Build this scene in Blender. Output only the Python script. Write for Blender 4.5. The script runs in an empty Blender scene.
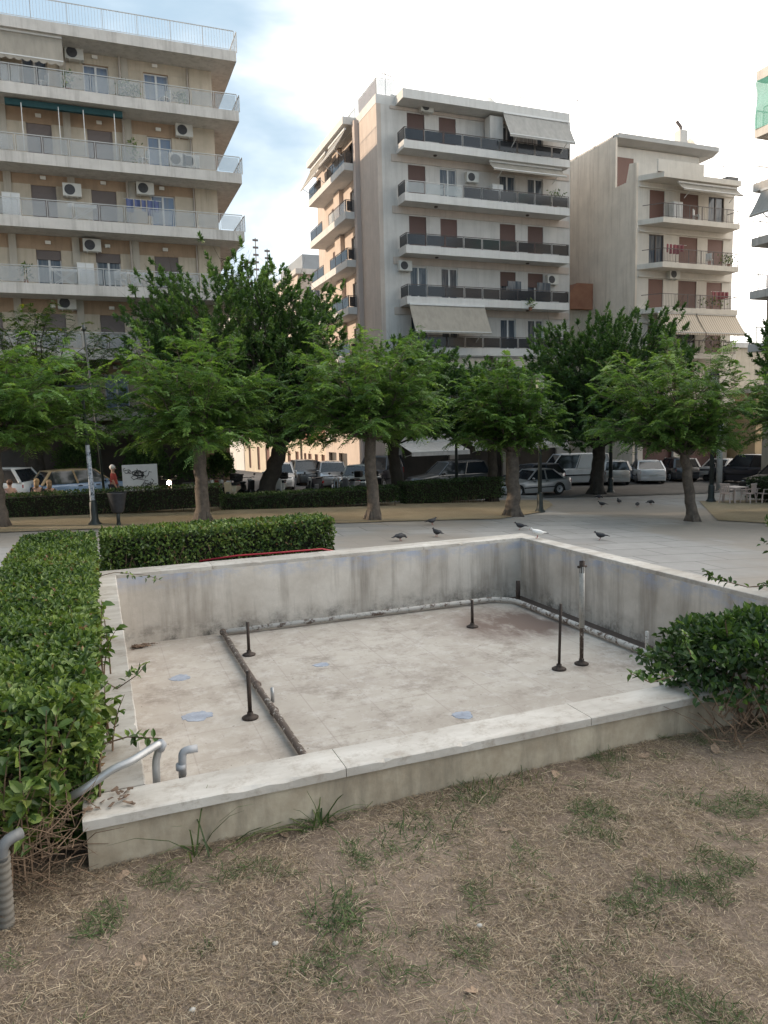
import bpy, bmesh, math, random
import numpy as np
from mathutils import Vector, Matrix, noise
R = math.radians
PI = math.pi
rng = np.random.default_rng(7)
rnd = random.Random(11)
scene = bpy.context.scene
col = scene.collection

# ---------------------------------------------------------------- materials
def new_mat(name):
    m = bpy.data.materials.new(name); m.use_nodes = True
    nt = m.node_tree; nt.nodes.clear()
    out = nt.nodes.new('ShaderNodeOutputMaterial')
    b = nt.nodes.new('ShaderNodeBsdfPrincipled')
    nt.links.new(b.outputs[0], out.inputs[0])
    return m, nt, b, out

def nd(nt, typ, **kw):
    n = nt.nodes.new(typ)
    for k, v in kw.items():
        setattr(n, k, v)
    return n

def mixc(nt, fac, a, b, blend='MIX'):
    n = nd(nt, 'ShaderNodeMix', data_type='RGBA', blend_type=blend)
    for sock, val in ((n.inputs[0], fac), (n.inputs[6], a), (n.inputs[7], b)):
        if hasattr(val, 'is_linked') or isinstance(val, bpy.types.NodeSocket):
            nt.links.new(val, sock)
        elif isinstance(val, (int, float)):
            sock.default_value = val
        else:
            sock.default_value = (*val[:3], 1)
    return n.outputs[2]

def tex_noise(nt, vec, scale, detail=5, rough=.6, dist=0.):
    n = nd(nt, 'ShaderNodeTexNoise'); n.inputs['Scale'].default_value = scale
    n.inputs['Detail'].default_value = detail; n.inputs['Roughness'].default_value = rough
    n.inputs['Distortion'].default_value = dist
    if vec is not None: nt.links.new(vec, n.inputs['Vector'])
    return n.outputs[0]

def ramp(nt, fac, stops):
    n = nd(nt, 'ShaderNodeValToRGB'); cr = n.color_ramp
    while len(cr.elements) < len(stops): cr.elements.new(.5)
    for e, (p, c) in zip(cr.elements, stops):
        e.position = p; e.color = (*c[:3], 1) if not isinstance(c, (int, float)) else (c, c, c, 1)
    nt.links.new(fac, n.inputs[0]); return n.outputs[0]

def mapping(nt, vec, scale=(1, 1, 1), rot=(0, 0, 0)):
    n = nd(nt, 'ShaderNodeMapping'); n.inputs['Scale'].default_value = scale; n.inputs['Rotation'].default_value = rot
    nt.links.new(vec, n.inputs[0]); return n.outputs[0]

def coords(nt, kind='Object'):
    if kind == 'pos': return nd(nt, 'ShaderNodeNewGeometry').outputs['Position']
    return nd(nt, 'ShaderNodeTexCoord').outputs[kind]

def bump(nt, bsdf, h, strength=.3, dist=.02):
    n = nd(nt, 'ShaderNodeBump'); n.inputs['Strength'].default_value = strength; n.inputs['Distance'].default_value = dist
    nt.links.new(h, n.inputs['Height']); nt.links.new(n.outputs[0], bsdf.inputs['Normal'])

def mat(name, c, rough=.8, var=.14, scale=3., metal=0., bmp=0., bsc=40., streak=0., grime=None, spec=.5, coat=0., objvar=0.):
    m, nt, b, out = new_mat(name)
    P = coords(nt, 'pos' if streak else 'Object')
    n1 = tex_noise(nt, P, scale, 6, .65)
    f = ramp(nt, n1, [(.3, 0.), (.7, 1.)])
    lo = [x*(1-var) for x in c]; hi = [min(1, x*(1+var)) for x in c]
    cc = mixc(nt, f, lo, hi)
    if streak:
        s = tex_noise(nt, mapping(nt, P, (1.6, 1.6, .10)), 2.0, 7, .75)
        g = grime or [x*.45 for x in c]
        fs = ramp(nt, s, [(.48, 0.), (.76, min(1., streak*1.15))])
        cc = mixc(nt, fs, cc, g)
    if objvar:
        oi = nd(nt, 'ShaderNodeObjectInfo')
        fo = ramp(nt, oi.outputs['Random'], [(0., 1-objvar), (1., 1+objvar*.5)])
        cc = mixc(nt, 1., cc, fo, 'MULTIPLY')
    nt.links.new(cc, b.inputs['Base Color'])
    b.inputs['Roughness'].default_value = rough; b.inputs['Metallic'].default_value = metal
    b.inputs['Specular IOR Level'].default_value = spec
    b.inputs['Coat Weight'].default_value = coat
    if bmp: bump(nt, b, tex_noise(nt, P, bsc, 4, .6), bmp, .01)
    return m

def leaf_mat(name, stops, trans=.35, rough=.45):
    m, nt, b, out = new_mat(name)
    a = nd(nt, 'ShaderNodeAttribute', attribute_name='rnd')
    c = ramp(nt, a.outputs['Fac'], stops)
    nt.links.new(c, b.inputs['Base Color']); b.inputs['Roughness'].default_value = rough
    b.inputs['Specular IOR Level'].default_value = .35
    t = nd(nt, 'ShaderNodeBsdfTranslucent')
    ct = mixc(nt, 1., c, (1.3, 1.35, .6), 'MULTIPLY'); nt.links.new(ct, t.inputs[0])
    mx = nd(nt, 'ShaderNodeMixShader'); mx.inputs[0].default_value = trans
    nt.links.new(b.outputs[0], mx.inputs[1]); nt.links.new(t.outputs[0], mx.inputs[2])
    nt.links.new(mx.outputs[0], out.inputs[0])
    return m

def glass_mat(name, c, alpha=.5, rough=.1):
    """a pane: partly see-through sheet with a glossy face"""
    m, nt, b, out = new_mat(name)
    n = tex_noise(nt, coords(nt, 'pos'), 1.2, 3)
    cc = mixc(nt, n, [x*.75 for x in c], [min(1, x*1.25) for x in c])
    nt.links.new(cc, b.inputs['Base Color']); b.inputs['Roughness'].default_value = rough
    t = nd(nt, 'ShaderNodeBsdfTransparent')
    mx = nd(nt, 'ShaderNodeMixShader'); mx.inputs[0].default_value = alpha
    nt.links.new(t.outputs[0], mx.inputs[1]); nt.links.new(b.outputs[0], mx.inputs[2]); nt.links.new(mx.outputs[0], out.inputs[0])
    return m

def emit_mat(name, c, s):
    m, nt, b, out = new_mat(name)
    b.inputs['Base Color'].default_value = (*c, 1); b.inputs['Emission Color'].default_value = (*c, 1); b.inputs['Emission Strength'].default_value = s
    return m

# ---------------------------------------------------------------- mesh builder
class MB:
    def __init__(s): s.v = []; s.f = []
    def add(s, vs, fs):
        o = len(s.v); s.v += [tuple(p) for p in vs]; s.f += [tuple(i+o for i in f) for f in fs]; return s
    def box(s, x0, x1, y0, y1, z0, z1):
        if x0 > x1: x0, x1 = x1, x0
        if y0 > y1: y0, y1 = y1, y0
        if z0 > z1: z0, z1 = z1, z0
        return s.add([(x0,y0,z0),(x1,y0,z0),(x1,y1,z0),(x0,y1,z0),(x0,y0,z1),(x1,y0,z1),(x1,y1,z1),(x0,y1,z1)],
                     [(0,3,2,1),(4,5,6,7),(0,1,5,4),(1,2,6,5),(2,3,7,6),(3,0,4,7)])
    def obox(s, c, size, M3):
        c = Vector(c); hx, hy, hz = [k/2 for k in size]; vs = []
        for z in (-hz, hz):
            for x, y in ((-hx,-hy),(hx,-hy),(hx,hy),(-hx,hy)): vs.append(c + M3 @ Vector((x, y, z)))
        return s.add(vs, [(0,3,2,1),(4,5,6,7),(0,1,5,4),(1,2,6,5),(2,3,7,6),(3,0,4,7)])
    def bar(s, a, b, w, h=None):
        a = Vector(a); b = Vector(b); d = b-a; L = d.length; h = h or w
        return s.obox((a+b)/2, (w, h, L), d.to_track_quat('Z', 'Y').to_matrix())
    def prism(s, poly, axis, a, b):
        """extrude a 2-D outline along an axis ('x': poly is (y,z); 'y': (x,z); 'z': (x,y))"""
        n = len(poly)
        def P(p, t): return (t, p[0], p[1]) if axis == 'x' else (p[0], t, p[1]) if axis == 'y' else (p[0], p[1], t)
        vs = [P(p, a) for p in poly] + [P(p, b) for p in poly]
        fs = [tuple(range(n))[::-1], tuple(range(n, 2*n))] + [(i, (i+1) % n, n+(i+1) % n, n+i) for i in range(n)]
        return s.add(vs, fs)
    def tube(s, path, r, n=8, caps=True):
        path = [Vector(p) for p in path]; m = len(path)
        rr = r if isinstance(r, (list, tuple)) else [r]*m
        up = None; vs = []
        for i, p in enumerate(path):
            d = (path[min(i+1, m-1)] - path[max(i-1, 0)])
            d = d.normalized() if d.length > 1e-9 else Vector((0,0,1))
            if up is None: up = d.orthogonal().normalized()
            up = (up - d*up.dot(d)); up = up.normalized() if up.length > 1e-6 else d.orthogonal().normalized()
            q = d.cross(up)
            for k in range(n):
                a = 2*PI*k/n; vs.append(p + (up*math.cos(a) + q*math.sin(a))*rr[i])
        fs = [(i*n+k, i*n+(k+1) % n, (i+1)*n+(k+1) % n, (i+1)*n+k) for i in range(m-1) for k in range(n)]
        if caps: fs += [tuple(range(n))[::-1], tuple(range((m-1)*n, m*n))]
        return s.add(vs, fs)
    def cyl(s, c, r, z0, z1, n=16, r2=None):
        return s.tube([(c[0], c[1], z0), (c[0], c[1], z1)], [r, r if r2 is None else r2], n)
    def lathe(s, prof, c=(0,0,0), n=20, axis='z'):
        vs = []; m = len(prof)
        for (r, z) in prof:
            for k in range(n):
                a = 2*PI*k/n; x, y = r*math.cos(a), r*math.sin(a)
                p = (x, y, z) if axis == 'z' else (z, x, y) if axis == 'x' else (x, z, y)
                vs.append((c[0]+p[0], c[1]+p[1], c[2]+p[2]))
        fs = [(i*n+k, i*n+(k+1) % n, (i+1)*n+(k+1) % n, (i+1)*n+k) for i in range(m-1) for k in range(n)]
        fs += [tuple(range(n))[::-1], tuple(range((m-1)*n, m*n))]
        return s.add(vs, fs)
    def ball(s, c, r, n=10, sc=(1,1,1)):
        prof = [(math.sin(PI*i/n)*1, -math.cos(PI*i/n)) for i in range(n+1)]
        prof[0] = (.02, -1); prof[-1] = (.02, 1)
        o = len(s.v); s.lathe(prof, (0,0,0), n+4)
        for i in range(o, len(s.v)):
            x, y, z = s.v[i]; s.v[i] = (c[0]+x*r*sc[0], c[1]+y*r*sc[1], c[2]+z*r*sc[2])
        return s
    def build(s, name, m, parent=None, smooth=False, bev=0., world=False):
        me = bpy.data.meshes.new(name); me.from_pydata(s.v, [], s.f); me.update()
        bm = bmesh.new(); bm.from_mesh(me); bmesh.ops.recalc_face_normals(bm, faces=bm.faces); bm.to_mesh(me); bm.free()
        return link(name, me, m, parent, smooth, bev, world)

def link(name, me, m, parent=None, smooth=False, bev=0., world=False):
    o = bpy.data.objects.new(name, me); col.objects.link(o)
    me.materials.append(m)
    if smooth: me.polygons.foreach_set('use_smooth', [True]*len(me.polygons))
    if bev:
        b = o.modifiers.new('bevel', 'BEVEL'); b.width = bev; b.segments = 2; b.limit_method = 'ANGLE'; b.angle_limit = R(35)
    if parent is not None:
        o.parent = parent
        if world:            # shapes given in world coordinates under a parent that stands elsewhere
            o.matrix_parent_inverse = root_matrix(parent).inverted()
    return o

def root_matrix(p):
    M4 = Matrix.LocRotScale(p.location, p.rotation_euler, p.scale)
    if p.parent is not None: return root_matrix(p.parent) @ p.matrix_parent_inverse @ M4
    return M4

def tag(o, label=None, cat=None, group=None, kind=None):
    if label: o['label'] = label
    if cat: o['category'] = cat
    if group: o['group'] = group
    if kind: o['kind'] = kind
    return o

def thing(name, label, cat, loc=(0,0,0), rz=0., group=None):
    o = bpy.data.objects.new(name, None); col.objects.link(o); o.empty_display_size = .1
    o.location = loc; o.rotation_euler = (0, 0, rz)
    return tag(o, label, cat, group)

def copy_tree(o, parent=None):
    c = o.copy(); col.objects.link(c); c.parent = parent
    for ch in list(o.children): copy_tree(ch, c)
    return c

def quads_mesh(name, V, rn, nv=4):
    """V: (n, nv, 3) array of polygons, rn: (n,) random per polygon"""
    n = len(V); me = bpy.data.meshes.new(name)
    me.vertices.add(n*nv); me.vertices.foreach_set('co', V.astype(np.float32).ravel())
    me.loops.add(n*nv); me.loops.foreach_set('vertex_index', np.arange(n*nv, dtype=np.int32))
    me.polygons.add(n); me.polygons.foreach_set('loop_start', np.arange(0, n*nv, nv, dtype=np.int32))
    me.polygons.foreach_set('loop_total', np.full(n, nv, dtype=np.int32))
    a = me.attributes.new('rnd', 'FLOAT', 'FACE'); a.data.foreach_set('value', np.asarray(rn, dtype=np.float32))
    me.update(calc_edges=True); return me

def unit(a): return a/np.maximum(np.linalg.norm(a, axis=-1, keepdims=True), 1e-9)

def leaf_quads(B, D, N, L, W, fold=0.):
    """diamond leaves: base B, direction D, normal N"""
    S = unit(np.cross(N, D)); L = np.asarray(L)[:, None]; W = np.asarray(W)[:, None]
    up = np.cross(D, S)
    return np.stack([B, B+D*L*.42+S*W*.5+up*W*fold, B+D*L, B+D*L*.42-S*W*.5+up*W*fold], 1)

def leaf6(B, D, N, L, W, fold=.25, curl=.15):
    """two-halved leaf with a midrib fold and a bent tip -> two quads per leaf"""
    S = unit(np.cross(N, D)); up = unit(np.cross(D, S)); L = np.asarray(L)[:, None]; W = np.asarray(W)[:, None]
    mid1 = B+D*L*.3; mid2 = B+D*L*.66-up*L*curl*.4; tip = B+D*L-up*L*curl
    e = up*W*fold
    l1 = B+D*L*.3+S*W*.5+e; l2 = B+D*L*.66+S*W*.42+e-up*L*curl*.4
    r1 = B+D*L*.3-S*W*.5+e; r2 = B+D*L*.66-S*W*.42+e-up*L*curl*.4
    a = np.stack([B, l1, l2, mid2], 1); b = np.stack([B, mid2, r2, r1], 1)
    c = np.stack([mid2, l2, tip, tip*1.0], 1); d = np.stack([mid2, tip, r2, (mid2+r2)/2], 1)
    c[:, 3] = (mid2+tip)/2
    return np.concatenate([a, b, c, d], 0)

# ---------------------------------------------------------------- camera
CAMH = 2.0
yaw, pit, rol, FPX = R(21.3), R(6.76), R(1.5), 730.
cam = bpy.data.cameras.new('camera'); co = bpy.data.objects.new('camera', cam); col.objects.link(co)
cam.sensor_fit = 'VERTICAL'; cam.sensor_height = 36.; cam.lens = FPX/1024*36
cam.clip_start = .05; cam.clip_end = 2000
fh = Vector((math.sin(yaw), math.cos(yaw), 0)); r0 = Vector((math.cos(yaw), -math.sin(yaw), 0)); Z = Vector((0,0,1))
fv = fh*math.cos(pit) - Z*math.sin(pit); u0 = fh*math.sin(pit) + Z*math.cos(pit)
rv = r0*math.cos(rol) - u0*math.sin(rol); uv = u0*math.cos(rol) + r0*math.sin(rol)
co.matrix_world = Matrix(((rv.x, uv.x, -fv.x, 0), (rv.y, uv.y, -fv.y, 0), (rv.z, uv.z, -fv.z, CAMH), (0,0,0,1)))
scene.camera = co

# ---------------------------------------------------------------- light
SUN_EL, SUN_B = R(13), R(17)             # sun low in the west, a little beyond the facades
sdir = Vector((-math.cos(SUN_EL)*math.cos(SUN_B), math.cos(SUN_EL)*math.sin(SUN_B), math.sin(SUN_EL)))
sl = bpy.data.lights.new('sun', 'SUN'); sl.energy = 2.0; sl.angle = R(.55); sl.color = (1., .80, .60)
so = bpy.data.objects.new('sun', sl); col.objects.link(so)
so.rotation_euler = (-sdir).to_track_quat('-Z', 'Y').to_euler(); so.location = (0, 0, 60)

w = bpy.data.worlds.new('World'); scene.world = w; w.use_nodes = True
nt = w.node_tree; nt.nodes.clear()
wo = nt.nodes.new('ShaderNodeOutputWorld'); bg = nt.nodes.new('ShaderNodeBackground')
sky = nt.nodes.new('ShaderNodeTexSky'); sky.sky_type = 'NISHITA'; sky.sun_disc = False
sky.sun_elevation = SUN_EL; sky.sun_rotation = math.atan2(sdir.x, sdir.y); sky.dust_density = 2.; sky.air_density = 1.; sky.ozone_density = 1.5
tc = nt.nodes.new('ShaderNodeTexCoord')
mp = mapping(nt, tc.outputs['Generated'], (1., 1., 2.4))
n1 = tex_noise(nt, mp, 1.7, 6, .52, .2)
# clouds thicken towards the south-east of the sky
sx = nd(nt, 'ShaderNodeSeparateXYZ'); nt.links.new(tc.outputs['Generated'], sx.inputs[0])
dt = nd(nt, 'ShaderNodeMath', operation='MULTIPLY_ADD'); dt.inputs[1].default_value = .46; nt.links.new(sx.outputs[0], dt.inputs[0])
hn = nd(nt, 'ShaderNodeMath', operation='MULTIPLY'); hn.inputs[1].default_value = .6; nt.links.new(n1, hn.inputs[0]); nt.links.new(hn.outputs[0], dt.inputs[2])
dy = nd(nt, 'ShaderNodeMath', operation='MULTIPLY_ADD'); dy.inputs[1].default_value = .05; nt.links.new(sx.outputs[1], dy.inputs[0]); nt.links.new(dt.outputs[0], dy.inputs[2])
dz = nd(nt, 'ShaderNodeMath', operation='MULTIPLY_ADD'); dz.inputs[1].default_value = .20; nt.links.new(sx.outputs[2], dz.inputs[0]); nt.links.new(dy.outputs[0], dz.inputs[2])
cm = ramp(nt, dz.outputs[0], [(.47, 0.), (.85, 1.)]); cm.node.color_ramp.interpolation = 'EASE'
CLOUD = (23., 21.3, 19.2)
skyc = mixc(nt, 1., sky.outputs[0], (1.0, 1.0, 1.0), 'MULTIPLY')
hazy = mixc(nt, .78, skyc, (2.75, 3.6, 4.3))      # thin high haze everywhere
fin = mixc(nt, cm, hazy, CLOUD)
nt.links.new(fin, bg.inputs[0]); bg.inputs[1].default_value = .1
nt.links.new(bg.outputs[0], wo.inputs[0])
scene.view_settings.view_transform = 'Standard'; scene.view_settings.look = 'None'
scene.view_settings.exposure = 1.20; scene.view_settings.gamma = 1.; scene.view_settings.use_curve_mapping = False

# ---------------------------------------------------------------- terrain
ZX = [-60, -40, -15, 0, 22, 40, 200]; ZZ = [-.6, -.6, -.7, -1.1, -2.0, -2.2, -2.4]
PX0, PX1, PY0, PY1 = .12, 5.93, 3.68, 9.5      # inside of the basin
def zg(X, Y):
    zq = np.interp(X, ZX, ZZ) - .03*max(0., Y-46)
    d1 = math.hypot(max(-6-X, 0, X-6.5), max(-12-Y, 0, Y-10.8))
    d2 = math.hypot(max(-12-X, 0, X-12), max(-12-Y, 0, Y-2.5))
    d = min(min(d1, d2)/5., 1.); s = d*d*(3-2*d)
    return float(zq*s)

def grid_sheet(name, xs, ys, zf, m, skip=None, kind='structure'):
    idx = {}; vs = []; fs = []
    def vid(i, j):
        if (i, j) not in idx:
            idx[(i, j)] = len(vs); vs.append((xs[i], ys[j], zf(xs[i], ys[j])))
        return idx[(i, j)]
    for i in range(len(xs)-1):
        for j in range(len(ys)-1):
            if skip and skip((xs[i]+xs[i+1])/2, (ys[j]+ys[j+1])/2): continue
            fs.append((vid(i, j), vid(i+1, j), vid(i+1, j+1), vid(i, j+1)))
    me = bpy.data.meshes.new(name); me.from_pydata(vs, [], fs); me.update()
    o = link(name, me, m, smooth=True); o['kind'] = kind; return o

def strip_sheet(name, near, far, off, m, rows=8, sub=6, kind='structure'):
    """a sheet between two matching polylines, following the ground"""
    def dens(L):
        o = []
        for a, b in zip(L, L[1:]):
            for k in range(sub): o.append((a[0]+(b[0]-a[0])*k/sub, a[1]+(b[1]-a[1])*k/sub))
        return o + [L[-1]]
    A, B = dens(near), dens(far); vs = []; fs = []; n = len(A)
    for j in range(rows+1):
        t = j/rows
        for a, b in zip(A, B):
            x, y = a[0]+(b[0]-a[0])*t, a[1]+(b[1]-a[1])*t; vs.append((x, y, zg(x, y)+off))
    for j in range(rows):
        for i in range(n-1): fs.append((j*n+i, j*n+i+1, (j+1)*n+i+1, (j+1)*n+i))
    me = bpy.data.meshes.new(name); me.from_pydata(vs, [], fs); me.update()
    o = link(name, me, m, smooth=True); o['kind'] = kind; return o

# paving: big worn slabs, soft stains
def paving_material():
    m, nt, b, out = new_mat('worn_paving'); P = coords(nt, 'pos')
    br = nd(nt, 'ShaderNodeTexBrick'); br.offset = .5; nt.links.new(mapping(nt, P, (1, 1, 1), (0, 0, R(4))), br.inputs[0])
    br.inputs['Scale'].default_value = .55; br.inputs['Mortar Size'].default_value = .012; br.inputs['Color1'].default_value = (.29, .278, .268, 1); br.inputs['Color2'].default_value = (.35, .338, .327, 1); br.inputs['Mortar'].default_value = (.15, .147, .145, 1)
    br.inputs['Brick Width'].default_value = 1.2; br.inputs['Row Height'].default_value = .6
    n = tex_noise(nt, P, .16, 4, .55)
    c = mixc(nt, ramp(nt, n, [(.46, 0.), (.56, .85)]), br.outputs[0], (.27, .235, .20))
    n2 = tex_noise(nt, P, 1.7, 6, .7)
    c = mixc(nt, ramp(nt, n2, [(.35, .0), (.75, .45)]), c, (.2, .19, .18))
    nt.links.new(c, b.inputs['Base Color']); b.inputs['Roughness'].default_value = .8
    bump(nt, b, n2, .15, .02); return m

def soil_material(name, a, bb, cc, sc=1.):
    m, nt, b, out = new_mat(name); P = coords(nt, 'pos')
    n = tex_noise(nt, P, 1.1*sc, 6, .65); n2 = tex_noise(nt, P, 14*sc, 6, .75); n3 = tex_noise(nt, P, 110*sc, 3, .7)
    c = mixc(nt, ramp(nt, n, [(.38, 0.), (.62, 1.)]), a, bb)
    c = mixc(nt, ramp(nt, n2, [(.45, 0.), (.7, .8)]), c, cc)
    c = mixc(nt, ramp(nt, n3, [(.35, .5), (.65, 0.)]), c, [k*.4 for k in a])
    nt.links.new(c, b.inputs['Base Color']); b.inputs['Roughness'].default_value = .95; b.inputs['Specular IOR Level'].default_value = .15
    h = mixc(nt, .5, n2, n3); bump(nt, b, h, .7, .025); return m

M_pave = paving_material()
M_soil = soil_material('dry_soil', (.185, .140, .110), (.28, .218, .170), (.33, .262, .20))
M_dirt = soil_material('dry_verge', (.33, .26, .18), (.43, .35, .245), (.31, .28, .16), .6)
M_asph = mat('asphalt', (.115, .105, .098), .85, .22, .7, bmp=.3, bsc=60)
M_kerb = mat('kerb_stone', (.32, .31, .30), .8, .2, 2)

def frange(a, b, s):
    n = int(round((b-a)/s)); return [a+(b-a)*i/n for i in range(n+1)]
LX0, LX1, LY0, LY1 = -9, 12, -4, 12.5
in_pool = lambda x, y: PX0-.15 < x < PX1+.15 and PY0-.15 < y < PY1+.2
xs = sorted(set([-400, -200, -120, -80] + frange(-60, -9, 1.5) + frange(-9, 12, .75) + frange(12, 42, 1.) + [46, 52, 60, 80, 120, 200, 400]))
ys = sorted(set([-200, -80, -30, -12] + frange(-4, 12.5, .75) + frange(12.5, 46.5, 1.) + [48, 52, 58, 66, 80, 100, 140, 220, 400, 800]))
inlawn = lambda x, y: LX0 < x < LX1 and LY0 < y < LY1
grid_sheet('plaza_paving', xs, ys, zg, M_pave, inlawn)
lx = sorted(set(frange(LX0, -2.1, .75)[:-1] + frange(-2.1, PX0-.15, .07) + frange(PX0-.15, PX1+.15, .07) + frange(PX1+.15, 12, .4)))
ly = sorted(set(frange(LY0, .5, .75)[:-1] + frange(.5, PY0-.15, .07) + frange(PY0-.15, PY1+.2, .5) + frange(PY1+.2, LY1, .5)))
def zlawn(x, y):
    h = zg(x, y)
    if -2.5 < x < 7 and y < 3.6:
        h += .022*noise.noise((x*1.6, y*1.6, 3.)) + .012*noise.noise((x*6, y*6, 0.)) + .006*noise.noise((x*17, y*17, 0.))
    return h
grid_sheet('lawn', lx, ly, zlawn, M_soil, in_pool)

near = [(-40, 26.5), (-12, 25.8), (-3, 25.4), (3.4, 24.9), (7.5, 24.5), (10.25, 24.5), (14.2, 24.2), (17.3, 26.0), (19.6, 28.6), (20.6, 30.4)]
far = [(-40, 31.), (-12, 31.2), (-3, 31.2), (3.4, 31.4), (7.5, 31.5), (10.25, 31.6), (14.2, 31.8), (17.3, 31.6), (19.2, 31.3), (20.7, 30.9)]
strip_sheet('dry_grass_verge', near, far, .03, M_dirt)
strip_sheet('planting_bed', [(22.2, 21.4), (23.1, 19.9), (25., 17.), (29, 13.)], [(27.0, 27.2), (29.6, 26.2), (33, 24.), (36, 20.)], .03, M_dirt)
rn = [(-60, 33.2), (-20, 33.2), (8, 33.2), (16, 33.2), (21.5, 32.6), (24.2, 31.4), (30., 30.2), (36, 30.0), (44, 30.), (90, 30.)]
rf = [(-60, 38.6), (-20, 38.6), (8, 38.6), (16, 38.6), (21.5, 38.8), (25, 39.), (31., 39.), (36, 39.), (44, 39.), (90, 39.)]
strip_sheet('street', rn, rf, .04, M_asph)
strip_sheet('side_street', [(7.6, 38.7), (16.4, 38.7)], [(7.6, 120), (16.4, 120)], .044, M_asph, rows=60)
# kerb between the street and the park
def kerb(name, pts, w=.16, h=.13):
    mb = MB()
    for a, b in zip(pts, pts[1:]):
        n = max(1, int(math.hypot(b[0]-a[0], b[1]-a[1])/1.2)); d = Vector((b[0]-a[0], b[1]-a[1])).normalized(); q = Vector((-d.y, d.x))*w/2
        for k in range(n):
            p0 = [a[i]+(b[i]-a[i])*k/n for i in (0, 1)]; p1 = [a[i]+(b[i]-a[i])*(k+.985)/n for i in (0, 1)]
            zz0, zz1 = zg(*p0), zg(*p1)
            vs = []
            for dz in (-.1, h):
                vs += [(p0[0]-q.x, p0[1]-q.y, zz0+dz), (p1[0]-q.x, p1[1]-q.y, zz1+dz), (p1[0]+q.x, p1[1]+q.y, zz1+dz), (p0[0]+q.x, p0[1]+q.y, zz0+dz)]
            mb.add(vs, [(0,3,2,1),(4,5,6,7),(0,1,5,4),(1,2,6,5),(2,3,7,6),(3,0,4,7)])
    o = mb.build(name, M_kerb); o['kind'] = 'structure'
kerb('kerb', [(x, y-.09) for x, y in rn[:5]])
kerb('kerb', [(-60, 38.75), (7.3, 38.75)]); kerb('kerb', [(17.0, 38.95), (60, 39.15)])
# ================================================================ the empty basin
def wall_material():
    m, nt, b, out = new_mat('basin_render'); P = coords(nt, 'pos')
    n = tex_noise(nt, P, 1.3, 6, .65); c = mixc(nt, ramp(nt, n, [(.35, 0.), (.65, 1.)]), (.41, .37, .325), (.58, .54, .49))
    st = tex_noise(nt, mapping(nt, P, (1., 1., .1)), 3.2, 5, .65)
    c = mixc(nt, ramp(nt, st, [(.46, 0.), (.70, .85)]), c, (.19, .165, .14))
    z = nd(nt, 'ShaderNodeSeparateXYZ'); nt.links.new(P, z.inputs[0])
    nb = tex_noise(nt, P, 4.5, 6, .8)
    # algae and scale in the band the old water line left
    zz = nd(nt, 'ShaderNodeMath', operation='MULTIPLY_ADD'); zz.inputs[1].default_value = -2.3; zz.inputs[2].default_value = -.85; nt.links.new(z.outputs[2], zz.inputs[0])
    am = nd(nt, 'ShaderNodeMath', operation='MULTIPLY'); nt.links.new(zz.outputs[0], am.inputs[0]); nt.links.new(ramp(nt, nb, [(.46, .0), (.72, 2.2)]), am.inputs[1])
    am.use_clamp = True
    c = mixc(nt, am.outputs[0], c, (.10, .092, .08))
    # blue paint left along the top
    bl = nd(nt, 'ShaderNodeMath', operation='MULTIPLY_ADD'); bl.inputs[1].default_value = 4.5; bl.inputs[2].default_value = .1; bl.use_clamp = True; nt.links.new(z.outputs[2], bl.inputs[0])
    nn = ramp(nt, tex_noise(nt, mapping(nt, P, (1, 1, 2.2)), 3.2, 6, .75), [(.42, 0.), (.60, .75)])
    bm_ = nd(nt, 'ShaderNodeMath', operation='MULTIPLY'); nt.links.new(bl.outputs[0], bm_.inputs[0]); nt.links.new(nn, bm_.inputs[1])
    c = mixc(nt, bm_.outputs[0], c, (.30, .36, .50))
    nt.links.new(c, b.inputs['Base Color']); b.inputs['Roughness'].default_value = .85
    bump(nt, b, nb, .25, .02); return m

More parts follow.
